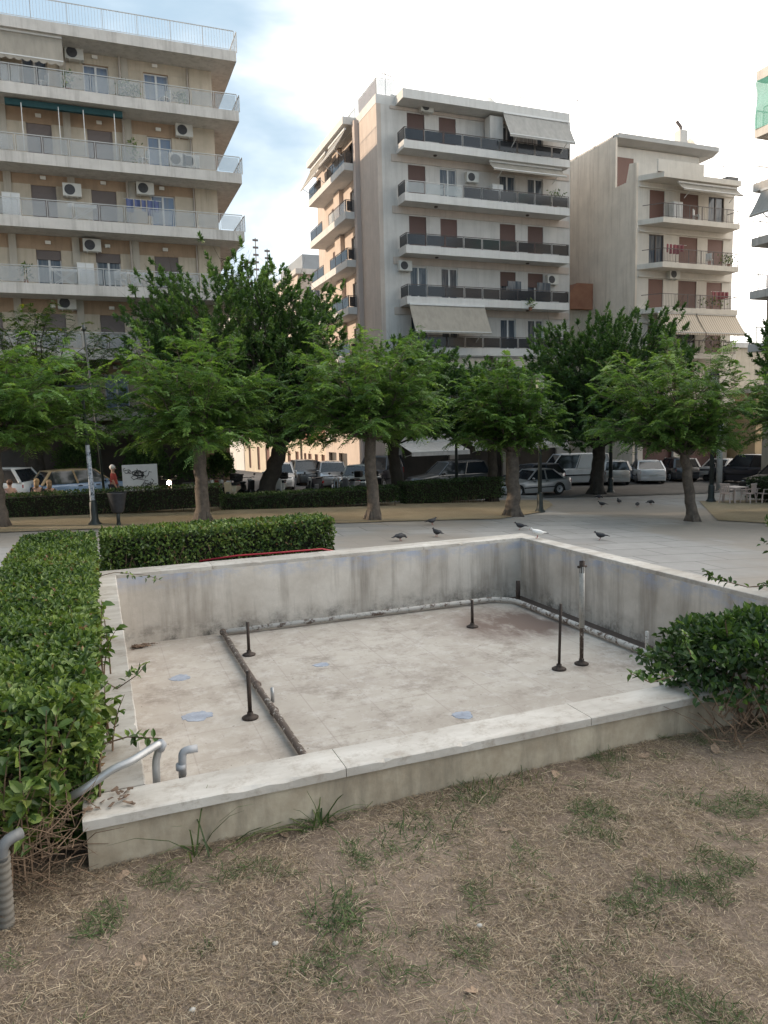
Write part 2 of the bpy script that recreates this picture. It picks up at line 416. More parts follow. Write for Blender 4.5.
def floor_material():
    m, nt, b, out = new_mat('basin_floor'); P = coords(nt, 'pos')
    br = nd(nt, 'ShaderNodeTexBrick'); br.offset = 0.; nt.links.new(P, br.inputs[0]); br.inputs['Scale'].default_value = 1.
    br.inputs['Brick Width'].default_value = .58; br.inputs['Row Height'].default_value = .58; br.inputs['Mortar Size'].default_value = .006
    br.inputs['Color1'].default_value = (.395, .36, .318, 1); br.inputs['Color2'].default_value = (.415, .38, .336, 1); br.inputs['Mortar'].default_value = (.325, .29, .26, 1)
    n = tex_noise(nt, P, .9, 7, .68); c = mixc(nt, ramp(nt, n, [(.4, 0.), (.66, .9)]), br.outputs[0], (.30, .262, .226))
    n2 = tex_noise(nt, P, 5, 6, .75); c = mixc(nt, ramp(nt, n2, [(.50, 0.), (.70, .75)]), c, (.48, .45, .42))
    n3 = tex_noise(nt, P, 2.3, 8, .8); c = mixc(nt, ramp(nt, n3, [(.50, 0.), (.66, .75)]), c, (.185, .152, .126))
    sp = tex_noise(nt, P, 26, 3, .6); c = mixc(nt, ramp(nt, sp, [(.68, 0.), (.73, .8)]), c, (.10, .08, .068))
    # rust-brown silt washed into the far right corner
    g = nd(nt, 'ShaderNodeVectorMath', operation='DISTANCE'); nt.links.new(P, g.inputs[0]); g.inputs[1].default_value = (5.0, 8.2, -.66)
    s = ramp(nt, g.outputs['Value'], [(.2, 1.), (2.4, 0.)]); g2 = nd(nt, 'ShaderNodeMath', operation='MULTIPLY'); nt.links.new(s, g2.inputs[0])
    nt.links.new(ramp(nt, tex_noise(nt, mapping(nt, P, (1, .5, 1)), 2.1, 6, .7), [(.34, 0.), (.56, 1.6)]), g2.inputs[1])
    g2.use_clamp = True
    c = mixc(nt, g2.outputs[0], c, (.135, .095, .078))
    # soil lying between the pipe and the side wall
    xx = nd(nt, 'ShaderNodeSeparateXYZ'); nt.links.new(P, xx.inputs[0]); xm = nd(nt, 'ShaderNodeMath', operation='MULTIPLY_ADD'); xm.inputs[1].default_value = .16; nt.links.new(tex_noise(nt, P, 3.5, 5, .7), xm.inputs[0]); nt.links.new(xx.outputs[0], xm.inputs[2])
    c = mixc(nt, ramp(nt, xm.outputs[0], [(.0, 0.), (1., 0.)]), c, c)
    sx2 = nd(nt, 'ShaderNodeMapRange'); sx2.inputs[1].default_value = 5.73; sx2.inputs[2].default_value = 5.80; nt.links.new(xm.outputs[0], sx2.inputs[0])
    c = mixc(nt, sx2.outputs[0], c, (.085, .06, .048))
    nt.links.new(c, b.inputs['Base Color']); b.inputs['Roughness'].default_value = .8; bump(nt, b, n2, .12, .01); return m

def coping_material():
    m, nt, b, out = new_mat('coping_marble'); P = coords(nt, 'pos')
    n = tex_noise(nt, mapping(nt, P, (.5, 1.6, 1.6)), 2.2, 6, .65); c = mixc(nt, ramp(nt, n, [(.35, 0.), (.65, 1.)]), (.33, .30, .265), (.52, .495, .46))
    n2 = tex_noise(nt, P, 9, 6, .8); c = mixc(nt, ramp(nt, n2, [(.50, 0.), (.68, .7)]), c, (.25, .21, .17))
    oi = nd(nt, 'ShaderNodeObjectInfo'); c = mixc(nt, 1., c, ramp(nt, oi.outputs['Random'], [(0., .82), (1., 1.14)]), 'MULTIPLY')
    nt.links.new(c, b.inputs['Base Color']); b.inputs['Roughness'].default_value = .6; bump(nt, b, n2, .15, .01); return m

def ochre_face():
    m, nt, b, out = new_mat('basin_outer_face'); P = coords(nt, 'pos')
    n = tex_noise(nt, P, 2.6, 6, .7); c = mixc(nt, ramp(nt, n, [(.35, 0.), (.65, 1.)]), (.29, .24, .175), (.46, .405, .315))
    st = tex_noise(nt, mapping(nt, P, (1.6, 1.6, .35), (0, .5, 0)), 3.0, 5, .7); c = mixc(nt, ramp(nt, st, [(.45, 0.), (.7, .75)]), c, (.15, .13, .10))
    nt.links.new(c, b.inputs['Base Color']); b.inputs['Roughness'].default_value = .85; bump(nt, b, tex_noise(nt, P, 40, 5, .7), .2, .01); return m

M_bw, M_bf, M_cop, M_of = wall_material(), floor_material(), coping_material(), ochre_face()
M_blue = mat('old_blue_paint', (.27, .30, .36), .85, .25, 14)
FL = -.66
basin = thing('fountain_basin', 'empty square concrete fountain basin with worn pale stone coping and bare floor', 'fountain', (3, 3.43, 0))
MB().box(PX0-.1, PX1+.1, PY0-.1, PY1+.1, FL-.15, FL).build('floor', M_bf, basin, world=True)
T = .2
MB().box(-.158, 6.13, PY1, 9.82, -1.6, T).build('back_wall', M_bw, basin, world=True)
MB().box(PX1, 6.13, PY0, PY1-.003, -1.6, T).build('side_wall', M_bw, basin, world=True)
MB().box(-.160, PX0, PY0, PY1-.003, -1.2, T).build('side_wall', M_bw, basin, world=True)
MB().box(-.160, 6.13, 3.445, PY0-.003, -1.2, T-.001).build('front_wall', M_of, basin, world=True)
def coping(x0, x1, y0, y1):
    # worn stone: edges wander by a few millimetres and are chipped here and there
    x0 += .002; x1 -= .002; y0 += .002; y1 -= .002; al = (x1-x0) > (y1-y0); a, b = (x0, x1) if al else (y0, y1); c, d = (y0, y1) if al else (x0, x1)
    n = max(8, int((b-a)/.035)); vs = []; z0, z1 = T, T+.05
    for i in range(n+1):
        u = a+(b-a)*i/n; r_ = lambda s: .004*noise.noise((u*5, s*3.7, z1))+.002*noise.noise((u*23, s*9.1, 2.))
        ch = [.007+max(0, noise.noise((u*7+s*31, s*17., 5.+c))-.42)*.05 for s in (0, 1)]
        for (p, z) in ((c+r_(1), z0), (c+r_(1), z1-ch[0]*.8), (c+ch[0]+r_(1), z1+r_(2)*.4), (d-ch[1]+r_(3), z1+r_(4)*.4), (d+r_(3), z1-ch[1]*.8), (d+r_(3), z0)): vs.append((u, p, z) if al else (p, u, z))
    fs = [(i*6+k, i*6+(k+1) % 6, (i+1)*6+(k+1) % 6, (i+1)*6+k) for i in range(n) for k in range(6)]+[tuple(range(6)), tuple(range(n*6, n*6+6))]
    MB().add(vs, fs).build('coping_slab', M_cop, basin, world=True)
for a, b in zip([-.175, 1.09, 2.62, 4.2, 5.4], [1.09, 2.62, 4.2, 5.4, 6.18]): coping(a, b, 3.425, PY0)
for a, b in zip([PY0, 5.1, 6.6, 8.1], [5.1, 6.6, 8.1, PY1]): coping(-.175, PX0, a, b); coping(PX1, 6.18, a, b)
for a, b in zip([-.175, 1.3, 2.8, 4.3], [1.3, 2.8, 4.3, 6.18]): coping(a, b, PY1, 9.86)
def patch(name, c, r, m, z, sx=1., seed=0, parent=None):
    rr = random.Random(seed); n = 46; pts = []
    for k in range(n):
        a = 2*PI*k/n; q = r*(.85+.30*noise.noise((math.cos(a)*1.5+seed, math.sin(a)*1.5, seed))+.22*noise.noise((math.cos(a)*5+seed, math.sin(a)*5, 2.))+.06*rr.random()); pts.append((c[0]+q*sx*math.cos(a), c[1]+q*math.sin(a)))
    return MB().prism(pts, 'z', z-.002, z+.003).build(name, m, parent, world=True)
patch('paint_patch', (.68, 7.95), .11, M_blue, FL, 1.1, 1, basin); patch('paint_patch', (.70, 6.78), .13, M_blue, FL, 1.2, 2, basin)
patch('paint_patch', (2.97, 5.75), .1, M_blue, FL, 1.1, 3, basin); patch('paint_patch', (2.2, 7.7), .07, M_blue, FL, 1.6, 4, basin)

# ---- pipes
def peel_material():
    m, nt, b, out = new_mat('peeling_pipe_paint'); P = coords(nt, 'pos')
    n = tex_noise(nt, P, 22, 5, .75); c = mixc(nt, ramp(nt, n, [(.36, 0.), (.44, 1.)]), (.46, .43, .39), (.085, .062, .05))
    nt.links.new(c, b.inputs['Base Color']); b.inputs['Roughness'].default_value = .75; bump(nt, b, n, .3, .01); return m
def peel_white():
    m, nt, b, out = new_mat('white_pipe_paint'); P = coords(nt, 'pos')
    n = tex_noise(nt, P, 9, 5, .75); c = mixc(nt, ramp(nt, n, [(.50, 0.), (.58, 1.)]), (.50, .475, .44), (.13, .092, .072))
    nt.links.new(c, b.inputs['Base Color']); b.inputs['Roughness'].default_value = .7; return m
M_peel, M_peelw = peel_material(), peel_white()
M_rust = mat('dark_rust', (.045, .032, .026), .75, .5, 14, bmp=.4, bsc=90, metal=.2)
M_pvc = mat('grey_pipe_plastic', (.30, .31, .33), .45, .12, 8)
M_galv = mat('galvanised_pipe', (.36, .365, .37), .4, .15, 9, metal=.55)
M_blk = mat('black_paint', (.02, .02, .022), .45, .3, 6)
pz = FL+.055
pipe = thing('water_pipe', 'white peeling water pipe running round the foot of the basin walls with a rusty crossing', 'pipe', (3.5, 9.3, FL))
def bend(pts, r=.05, n=4):
    out = [Vector(pts[0])]
    for a, b, c in zip(pts, pts[1:], pts[2:]):
        a, b, c = Vector(a), Vector(b), Vector(c); p = b+(a-b).normalized()*r; q = b+(c-b).normalized()*r
        for k in range(n+1):
            t = k/n; out.append(p*(1-t)**2+b*2*t*(1-t)+q*t*t)
    return out+[Vector(pts[-1])]
MB().tube(bend([(1.37, 9.37, pz), (5.36, 9.33, pz), (5.58, 9.1, pz), (5.60, 3.95, pz)], .12), .034, 10).build('wall_run', M_peelw, pipe, True, world=True)
cr = MB().tube([(1.37, 9.32, pz), (1.36, 7.5, pz), (1.38, 5.5, pz), (1.37, 3.9, pz)], .033, 10).build('crossing_run', M_peel, pipe, True, world=True)
j = MB()
for y in (9.37, 7.22, 6.45): j.ball((1.37, y, pz), .045, 8, (1, 1.2, 1))
j.build('pipe_joint', M_peel, pipe, True, world=True)
MB().tube([(1.41, 6.68, pz), (1.41, 6.68, FL+.2)], .018, 8).build('stub', M_galv, pipe, True, world=True)
MB().tube([(5.60, 9.05, pz), (5.60, 9.05, pz+.14), (5.60, 9.05, pz+.30)], [.03, .034, .03], 8).build('stub', M_rust, pipe, True, world=True)
MB().tube([(5.60, 6.35, pz), (5.60, 6.35, pz+.24)], .022, 8).build('stub', M_peelw, pipe, True, world=True)

def nozzle(label, x, y, h, rod=.019, tilt=0., grey=0., cross=False):
    t = thing('nozzle_stand', label, 'nozzle', (x, y, FL), 0., 'rusty nozzle stands on the basin floor')
    MB().lathe([(.075, 0), (.078, .012), (.06, .022), (.03, .035), (.028, .06)], n=18).build('base', M_rust, t, True)
    MB().tube([(0, 0, .03), (tilt, 0, h)], rod, 10).build('rod', M_rust if not cross else M_peel, t, True)
    if grey:
        MB().tube([(0, 0, h*.36), (0, 0, h-.06)], rod*1.35, 12).build('sleeve', mat('weathered_sleeve', (.33, .32, .30), .7, .3, 12), t, True)
    if cross:
        mb = MB(); mb.tube([(-.055, 0, h-.06), (.055, 0, h-.06)], .014, 8); mb.tube([(0, 0, h-.13), (0, 0, h)], .03, 10); mb.build('valve', M_rust, t, True)
nozzle('short black nozzle stand beyond the crossing pipe, nearest the back left of the floor', 1.52, 8.42, .40)
nozzle('black nozzle stand beside the joint of the crossing pipe', 1.16, 6.52, .45, .02)
nozzle('black nozzle stand alone on the floor near the back wall pipe', 4.44, 8.30, .36)
nozzle('thin leaning nozzle rod with white flaking paint, left of the tall valve stand', 4.48, 6.42, .72, .015, .02, 0)
nozzle('tall nozzle stand with grey sleeve and valve at its head by the side wall', 4.80, 6.46, 1.15, .022, 0, 1, True)

t = thing('overflow_pipe', 'bent galvanised pipe crossing the coping out of the hedge into the basin', 'pipe', (.0, 3.6, .25))
MB().tube(bend([(-.36, 3.66, .22), (-.17, 3.57, .33), (-.03, 3.6, .395), (.05, 3.62, .405), (.205, 3.72, .435), (.175, 3.75, .33), (.165, 3.76, -.3)], .035), .0195, 12).build('tube', M_galv, t, True, world=True)
MB().tube([(.199, 3.714, .43), (.207, 3.725, .42), (.196, 3.735, .395)], .026, 12).build('elbow', M_pvc, t, True, world=True)
t = thing('valve_stub', 'short grey plastic elbow on a dark stub just inside the front coping', 'pipe', (.30, 3.80, FL))
MB().tube([(.30, 3.80, FL), (.305, 3.80, .24)], .018, 10).build('stub', M_blk, t, True, world=True)
MB().tube(bend([(.306, 3.80, .20), (.312, 3.80, .335), (.39, 3.80, .335)], .03), .021, 12).build('elbow', M_pvc, t, True, world=True)
MB().tube([(.30, 3.80, .235), (.302, 3.80, .265)], .027, 12).build('collar', M_pvc, t, True, world=True)
M_corr = mat('ribbed_conduit', (.13, .12, .105), .7, .2, 10)
t = thing('corrugated_pipe', 'ribbed grey conduit pipe rising from the soil beside the hedge', 'pipe', (-.475, 3.17, 0))
pts = []; rad = []
for k in range(49):
    z = -.05+.38*k/48; pts.append((-.475+.03*z, 3.17-.1*z, z)); rad.append(.034 if k % 4 < 2 else .030)
MB().tube(pts, rad, 14).build('ribbed_tube', M_corr, t, True, world=True)
MB().tube(bend([(-.463, 3.13, .31), (-.46, 3.125, .385), (-.39, 3.17, .387)], .05), .024, 12).build('elbow', mat('pale_pvc', (.13, .135, .14), .5, .15, 9), t, True, world=True)
hose = MB(); hose.tube([(1.2, 10.03, .235), (1.7, 9.97, .275), (2.3, 9.93, .272), (2.9, 9.93, .27), (3.15, 9.99, .2)], .013, 8)
tag(hose.build('garden_hose', mat('red_hose', (.30, .012, .025), .5, .2, 5), smooth=True), 'red hose lying along the foot of the small back hedge', 'hose')
# ================================================================ plants
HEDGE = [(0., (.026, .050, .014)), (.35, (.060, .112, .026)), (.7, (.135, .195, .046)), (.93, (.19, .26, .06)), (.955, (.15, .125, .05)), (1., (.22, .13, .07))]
M_hedge = leaf_mat('hedge_leaf', HEDGE, .25, .38)
M_hedge2 = leaf_mat('far_hedge_leaf', [(0., (.018, .038, .014)), (.6, (.042, .082, .024)), (1., (.085, .135, .04))], .2, .5)
M_light = leaf_mat('locust_leaf', [(0., (.045, .10, .028)), (.5, (.115, .21, .062)), (.9, (.21, .32, .095)), (1., (.28, .33, .07))], .45, .5)
M_dark = leaf_mat('dark_tree_leaf', [(0., (.036, .076, .030)), (.5, (.082, .155, .054)), (1., (.15, .25, .08))], .4, .45)
M_mid = leaf_mat('feathery_leaf', [(0., (.025, .06, .012)), (.6, (.06, .11, .02)), (.85, (.10, .15, .025)), (.92, (.26, .22, .02)), (1., (.38, .28, .02))], .4, .5)
M_bark = mat('bark', (.10, .082, .068), .9, .45, 5, bmp=.9, bsc=22)
M_barkd = mat('dark_bark', (.04, .034, .028), .9, .4, 5, bmp=.9, bsc=22)
M_twig = mat('dry_twig', (.15, .10, .065), .9, .4, 20)
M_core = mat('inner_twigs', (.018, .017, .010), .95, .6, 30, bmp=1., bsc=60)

def shell_points(n, box, inset, nz):
    """points near the outer skin of a box-shaped hedge with a lumpy outline; returns points and outward normals"""
    x0, x1, y0, y1, z0, z1 = box
    A = np.array([(y1-y0)*(z1-z0)]*2 + [(x1-x0)*(z1-z0)]*2 + [(x1-x0)*(y1-y0)*1.25])
    f = rng.choice(5, n, p=A/A.sum()); u = rng.random((n, 3))
    P = np.array([x0, y0, z0]) + u*np.array([x1-x0, y1-y0, z1-z0]); N = np.zeros((n, 3))
    for k, (ax, val, s) in enumerate([(0, x0, -1), (0, x1, 1), (1, y0, -1), (1, y1, 1), (2, z1, 1)]):
        q = f == k; P[q, ax] = val; N[q, ax] = s
    lump = np.array([noise.noise((p[0]*2.6, p[1]*2.6, p[2]*2.6+nz)) + .5*noise.noise((p[0]*8, p[1]*8, p[2]*8+nz)) for p in P])
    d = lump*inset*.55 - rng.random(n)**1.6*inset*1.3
    return P + N*d[:, None], N, d

def box_hedge(name, label, box, n, L, W, m, group=None, inset=.07, six=False, core=.1, stems=True, cat='hedge', bald=0.):
    x0, x1, y0, y1, z0, z1 = box
    t = thing(name, label, cat, ((x0+x1)/2, (y0+y1)/2, z0), 0, group)
    P, N, d = shell_points(n, (x0, x1, y0, y1, z0+bald, z1), inset, z0*7+x0)
    D = unit(N*.5 + rng.normal(0, .65, (n, 3)) + np.array([0, 0, .25])); Nn = unit(N + rng.normal(0, .55, (n, 3)) + np.array([0, 0, .5]))
    l = L*(.65+.7*rng.random(n)); wd = W*(.7+.6*rng.random(n))
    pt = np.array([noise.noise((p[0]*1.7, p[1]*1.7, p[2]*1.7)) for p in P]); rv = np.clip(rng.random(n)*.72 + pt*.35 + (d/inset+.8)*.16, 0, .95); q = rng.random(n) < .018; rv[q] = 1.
    if six:
        V = leaf6(P, D, Nn, l, wd); rv = np.tile(rv, 4)
    else: V = leaf_quads(P, D, Nn, l, wd, .2)
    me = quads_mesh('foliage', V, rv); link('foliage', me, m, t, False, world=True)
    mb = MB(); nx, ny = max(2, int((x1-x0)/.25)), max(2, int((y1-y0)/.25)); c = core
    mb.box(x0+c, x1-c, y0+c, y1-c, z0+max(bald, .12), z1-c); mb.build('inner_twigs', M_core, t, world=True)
    if stems:
        mb = MB(); k = int(((x1-x0)+(y1-y0))*9)
        for _ in range(k):
            x, y = rnd.uniform(x0+.03, x1-.03), rnd.uniform(y0+.03, y1-.03)
            if rnd.random() < .5: y = y0+.05+rnd.random()*.05
            mb.tube([(x, y, z0-.05), (x+rnd.uniform(-.05, .05), y+rnd.uniform(-.05, .05), z0+.2), (x+rnd.uniform(-.12, .12), y+rnd.uniform(-.1, .1), z0+.45)], [.012, .009, .005], 5)
        mb.build('stems', M_twig, t, world=True)
    return t

# near hedges round the basin
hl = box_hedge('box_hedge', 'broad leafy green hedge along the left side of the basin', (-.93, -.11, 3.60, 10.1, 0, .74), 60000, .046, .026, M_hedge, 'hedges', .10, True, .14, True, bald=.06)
# sprays of dry twigs and longer leaves where the hedge ends beside the pipes
def loose_stems(t, spots, n, m_leaf, L=.07, W=.04, h=(.35, .8), lean=(.15, -.2), leaves=14, seed=3):
    rr = random.Random(seed); mb = MB(); B = []; D = []; N = []
    for _ in range(n):
        sx_, sy_, sz_ = rr.choice(spots); x = sx_+rr.uniform(-.1, .1); y = sy_+rr.uniform(-.1, .1); H = rr.uniform(*h)
        dx, dy = lean[0]+rr.uniform(-.3, .3), lean[1]+rr.uniform(-.25, .25)
        pts = [Vector((x+dx*H*k*k/16, y+dy*H*k*k/16, sz_+H*k/4+rr.uniform(-.01, .01))) for k in range(5)]
        mb.tube(pts, [.006, .005, .004, .003, .0015], 5)
        for q in range(leaves):
            f = rr.uniform(.25, 1.); i = min(3, int(f*4)); p = pts[i].lerp(pts[i+1], f*4-i)
            B.append(p); D.append((rr.gauss(0, 1), rr.gauss(0, 1), rr.gauss(.2, .6))); N.append((rr.gauss(0, .5), rr.gauss(0, .5), 1))
    mb.build('stems', M_twig, t, world=True)
    B = np.array(B); D = unit(np.array(D)); N = unit(np.array(N)); k = len(B)
    me = quads_mesh('foliage', leaf6(B, D, N, L*(.6+.8*rng.random(k)), W*(.7+.6*rng.random(k))), np.tile(np.clip(rng.random(k)*.9+.1, 0, .94), 4))
    link('foliage', me, m_leaf, t, world=True)
loose_stems(hl, [(-.42, 3.45, .1), (-.6, 3.4, .15), (-.5, 3.28, .1), (-.3, 3.55, .2), (-.12, 4.2, .25), (-.1, 5.4, .3)], 60, M_hedge, h=(.25, .62), lean=(.02, -.1), leaves=16)
# bare brown twigs at the foot
mb = MB()
for _ in range(420):
    x = rnd.uniform(-.92, -.2); y = rnd.uniform(3.25, 3.62); z = rnd.uniform(.0, .36); a = rnd.uniform(0, 2*PI); L = rnd.uniform(.08, .28)
    p = Vector((x, y, z)); d = Vector((math.cos(a)*.8, math.sin(a)*.5, rnd.uniform(-.4, .7))).normalized()
    mb.tube([p, p+d*L*.5+Vector((0, 0, rnd.uniform(-.02, .03))), p+d*L+Vector((rnd.uniform(-.03, .03), 0, rnd.uniform(-.04, .04)))], [.003, .002, .001], 4)
mb.build('dry_twigs', M_twig, hl, world=True)
# long bare shoots reaching over the coping
for sh in ([(-.1, 4.9, .45), (.02, 4.75, .40), (.14, 4.6, .52), (.2, 4.5, .62)], [(-.1, 4.0, .36), (.05, 3.95, .40), (.22, 3.9, .38)], [(-.1, 8.4, .45), (.1, 8.3, .5), (.42, 8.1, .47), (.55, 8.0, .42)]):
    sb = MB().tube(sh, [.005, .004, .003, .0015][:len(sh)], 5).build('shoot', M_twig, hl, world=True)
    k = 16; B = np.array([Vector(sh[1]).lerp(Vector(sh[-1]), rnd.random()) for _ in range(k)]); D = unit(rng.normal(0, 1, (k, 3))); N = unit(rng.normal(0, .4, (k, 3))+np.array([0, 0, 1]))
    link('shoot_leaves', quads_mesh('shoot_leaves', leaf6(B, D, N, np.full(k, .055), np.full(k, .026)), np.tile(rng.random(k)*.9, 4)), M_hedge, sb)
bh = box_hedge('box_hedge', 'low clipped hedge standing behind the basin at its back left corner', (-.02, 3.16, 10.12, 10.85, 0, .66), 15000, .055, .032, M_hedge, 'hedges', .07, False, .1, True, bald=.1)

# loose bush at the right of the front coping
def bush(name, label, c, rad, n, L, W, m, nz=0., stems=40, cat='bush', group=None, up=.35, zb=.0):
    t = thing(name, label, cat, (c[0], c[1], zb), 0, group)
    U = unit(rng.normal(0, 1, (n, 3))); U[:, 2] = np.where(U[:, 2] < -.35, -U[:, 2], U[:, 2])
    lump = np.array([1+.30*noise.noise((u[0]*2+nz, u[1]*2, u[2]*2)) + .22*noise.noise((u[0]*5+nz, u[1]*6, u[2]*6)) for u in U])
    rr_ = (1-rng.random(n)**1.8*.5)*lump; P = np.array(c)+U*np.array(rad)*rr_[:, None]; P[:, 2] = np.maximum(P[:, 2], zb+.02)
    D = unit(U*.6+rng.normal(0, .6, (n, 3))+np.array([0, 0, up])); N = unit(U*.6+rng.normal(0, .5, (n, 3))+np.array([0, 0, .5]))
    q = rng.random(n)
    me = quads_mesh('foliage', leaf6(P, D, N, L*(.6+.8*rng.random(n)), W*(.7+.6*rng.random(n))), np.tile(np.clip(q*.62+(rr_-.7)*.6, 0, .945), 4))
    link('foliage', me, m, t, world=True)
    mb = MB()
    for _ in range(stems):
        a = rnd.uniform(0, 2*PI); r_ = rnd.random()**.5*.75
        p0 = Vector((c[0]+math.cos(a)*rad[0]*r_*.75, c[1]+math.sin(a)*rad[1]*r_*.75, zb-.03)); a += rnd.uniform(-.6, .6)
        p2 = Vector((c[0]+math.cos(a)*rad[0]*r_, c[1]+math.sin(a)*rad[1]*r_, c[2]+rad[2]*.35)); pm = p0.lerp(p2, .5)+Vector((rnd.uniform(-.05, .05), rnd.uniform(-.05, .05), 0))
        mb.tube([p0, pm, p2], [.008, .006, .003], 5)
    mb.build('stems', M_twig, t, world=True)
    return t
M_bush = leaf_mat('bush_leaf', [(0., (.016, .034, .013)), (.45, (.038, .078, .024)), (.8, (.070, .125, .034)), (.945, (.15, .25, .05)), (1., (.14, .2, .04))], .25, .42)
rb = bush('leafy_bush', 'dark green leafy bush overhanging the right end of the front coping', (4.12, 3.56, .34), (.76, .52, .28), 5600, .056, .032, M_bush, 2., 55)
for sh in ([(3.3, 3.5, .38), (3.05, 3.42, .40), (2.86, 3.38, .50)], [(3.4, 3.45, .5), (3.3, 3.4, .62), (3.27, 3.38, .70)], [(3.75, 3.5, .55), (3.7, 3.48, .68), (3.73, 3.48, .74)]):
    sb = MB().tube(sh, [.005, .004, .002], 5).build('shoot', M_twig, rb, world=True)
    k = 22; B = np.array([Vector(sh[0]).lerp(Vector(sh[1]), rnd.random()*1.) if i < 8 else Vector(sh[1]).lerp(Vector(sh[2]), rnd.random()) for i in range(k)]); D = unit(rng.normal(0, 1, (k, 3))+np.array([-.3, 0, .5])); N = unit(rng.normal(0, .4, (k, 3))+np.array([0, 0, 1]))
    link('shoot_leaves', quads_mesh('shoot_leaves', leaf6(B, D, N, np.full(k, .055), np.full(k, .03)), np.tile(.5+rng.random(k)*.44, 4)), M_bush, sb)
mb = MB()
for _ in range(170):
    x = rnd.uniform(3.35, 4.6); y = rnd.uniform(3.05, 3.4); z = rnd.uniform(0, .2); a = rnd.uniform(0, 2*PI); L = rnd.uniform(.1, .32)
    p = Vector((x, y, z)); d = Vector((math.cos(a)*.5, math.sin(a)*.4, rnd.uniform(-.2, 1.))).normalized(); mb.tube([p, p+d*L*.5+Vector((rnd.uniform(-.02, .02), 0, 0)), p+d*L], [.004, .003, .0015], 4)
mb.build('dry_twigs', M_twig, rb, world=True)
tb = bush('leafy_bush', 'taller bush at the right picture edge reaching a long twig towards the basin', (6.6, 4.6, .62), (.85, .7, .62), 5000, .06, .034, M_bush, 5., 30)
sh = [(5.95, 4.55, .58), (5.6, 4.6, .52), (5.3, 4.75, .49), (5.12, 4.95, .55), (5.08, 5.05, .62)]
sb = MB().tube(sh, [.008, .007, .005, .004, .002], 6).build('shoot', M_twig, tb, world=True)
k = 60; B = []
for i in range(k):
    f = rnd.random()*3.99; a = int(f); B.append(Vector(sh[a]).lerp(Vector(sh[a+1]), f-a))
B = np.array(B); D = unit(rng.normal(0, 1, (k, 3))+np.array([-.5, .2, .2])); N = unit(rng.normal(0, .4, (k, 3))+np.array([0, 0, 1]))
link('shoot_leaves', quads_mesh('shoot_leaves', leaf6(B, D, N, .045+.025*rng.random(k), np.full(k, .03)), np.tile(.3+rng.random(k)*.6, 4)), M_bush, sb)

# ---- ground cover: straw and grass
def blades(n, xr, yr, dens, L, Wd, lie, rn_lo, rn_hi, name, m, kind='stuff', bend=.18):
    X = rng.uniform(*xr, n*3); Y = rng.uniform(*yr, n*3)
    keep = np.array([dens(x, y) > rng.random() for x, y in zip(X, Y)]); X = X[keep][:n]; Y = Y[keep][:n]; k = len(X)
    Zz = np.array([zlawn(x, y) for x, y in zip(X, Y)]); a = rng.uniform(0, 2*PI, k)
    el = np.abs(rng.normal(0, lie, k)); D = np.stack([np.cos(a)*np.cos(el), np.sin(a)*np.cos(el), np.sin(el)], 1)
    S = unit(np.cross(D, np.array([0, 0, 1.]) + rng.normal(0, .6, (k, 3)))); l = L*(.4+1.1*rng.random(k)); ww = Wd*(.6+.8*rng.random(k))
    B = np.stack([X, Y, Zz+.003+.006*rng.random(k)], 1); bendv = rng.normal(0, bend, (k, 3)); bendv[:, 2] = -np.abs(bendv[:, 2])*.6
    Mid = B+D*(l*.55)[:, None]; Tip = B+(D+bendv)*l[:, None]; Tip[:, 2] = np.maximum(Tip[:, 2], Zz-.004); Mid[:, 2] = np.maximum(Mid[:, 2], Zz+.002)
    h = S*(ww*.5)[:, None]
    V = np.concatenate([np.stack([B-h, B+h, Mid+h*.8, Mid-h*.8], 1), np.stack([Mid-h*.8, Mid+h*.8, Tip+h*.15, Tip-h*.15], 1)], 0)
    r_ = rn_lo+(rn_hi-rn_lo)*rng.random(k)
    me = quads_mesh(name, V, np.tile(r_, 2)); o = link(name, me, m); o['kind'] = kind; return o
STRAW = [(0., (.13, .098, .075)), (.3, (.26, .198, .14)), (.6, (.38, .30, .215)), (.8, (.53, .44, .32)), (.82, (.045, .075, .024)), (1., (.09, .135, .045))]
M_straw = leaf_mat('straw', STRAW, .15, .7)
def dfree(x, y): return 0. if (-.12 < x < 6.15 and y > 3.46) else 1.
def d_straw(x, y): return dfree(x, y)*max(.28, min(1., .66+1.2*noise.noise((x*1.5, y*1.5, 5.))+.9*noise.noise((x*5, y*5, 1.))))
so_ = blades(230000, (-1.9, 5.6), (1.0, 3.56), d_straw, .031, .0021, .33, 0., .8, 'dry_straw', M_straw, bend=.12)
blades(9000, (-1.9, 5.6), (1.0, 3.56), d_straw, .075, .0024, .14, .3, .8, 'long_straw', M_straw, bend=.08)
def d_green(x, y):
    g = .8*noise.noise((x*2.0+3, y*2.4, 9.))+.65*noise.noise((x*5.5, y*5.5, 2.)); right = .12 if x > .8 else -.05
    return dfree(x, y)*max(0., min(1., (g-.26+right)*3.))
blades(42000, (-1.9, 5.6), (1.0, 3.5), d_green, .055, .003, .55, .81, 1., 'short_grass', M_straw)
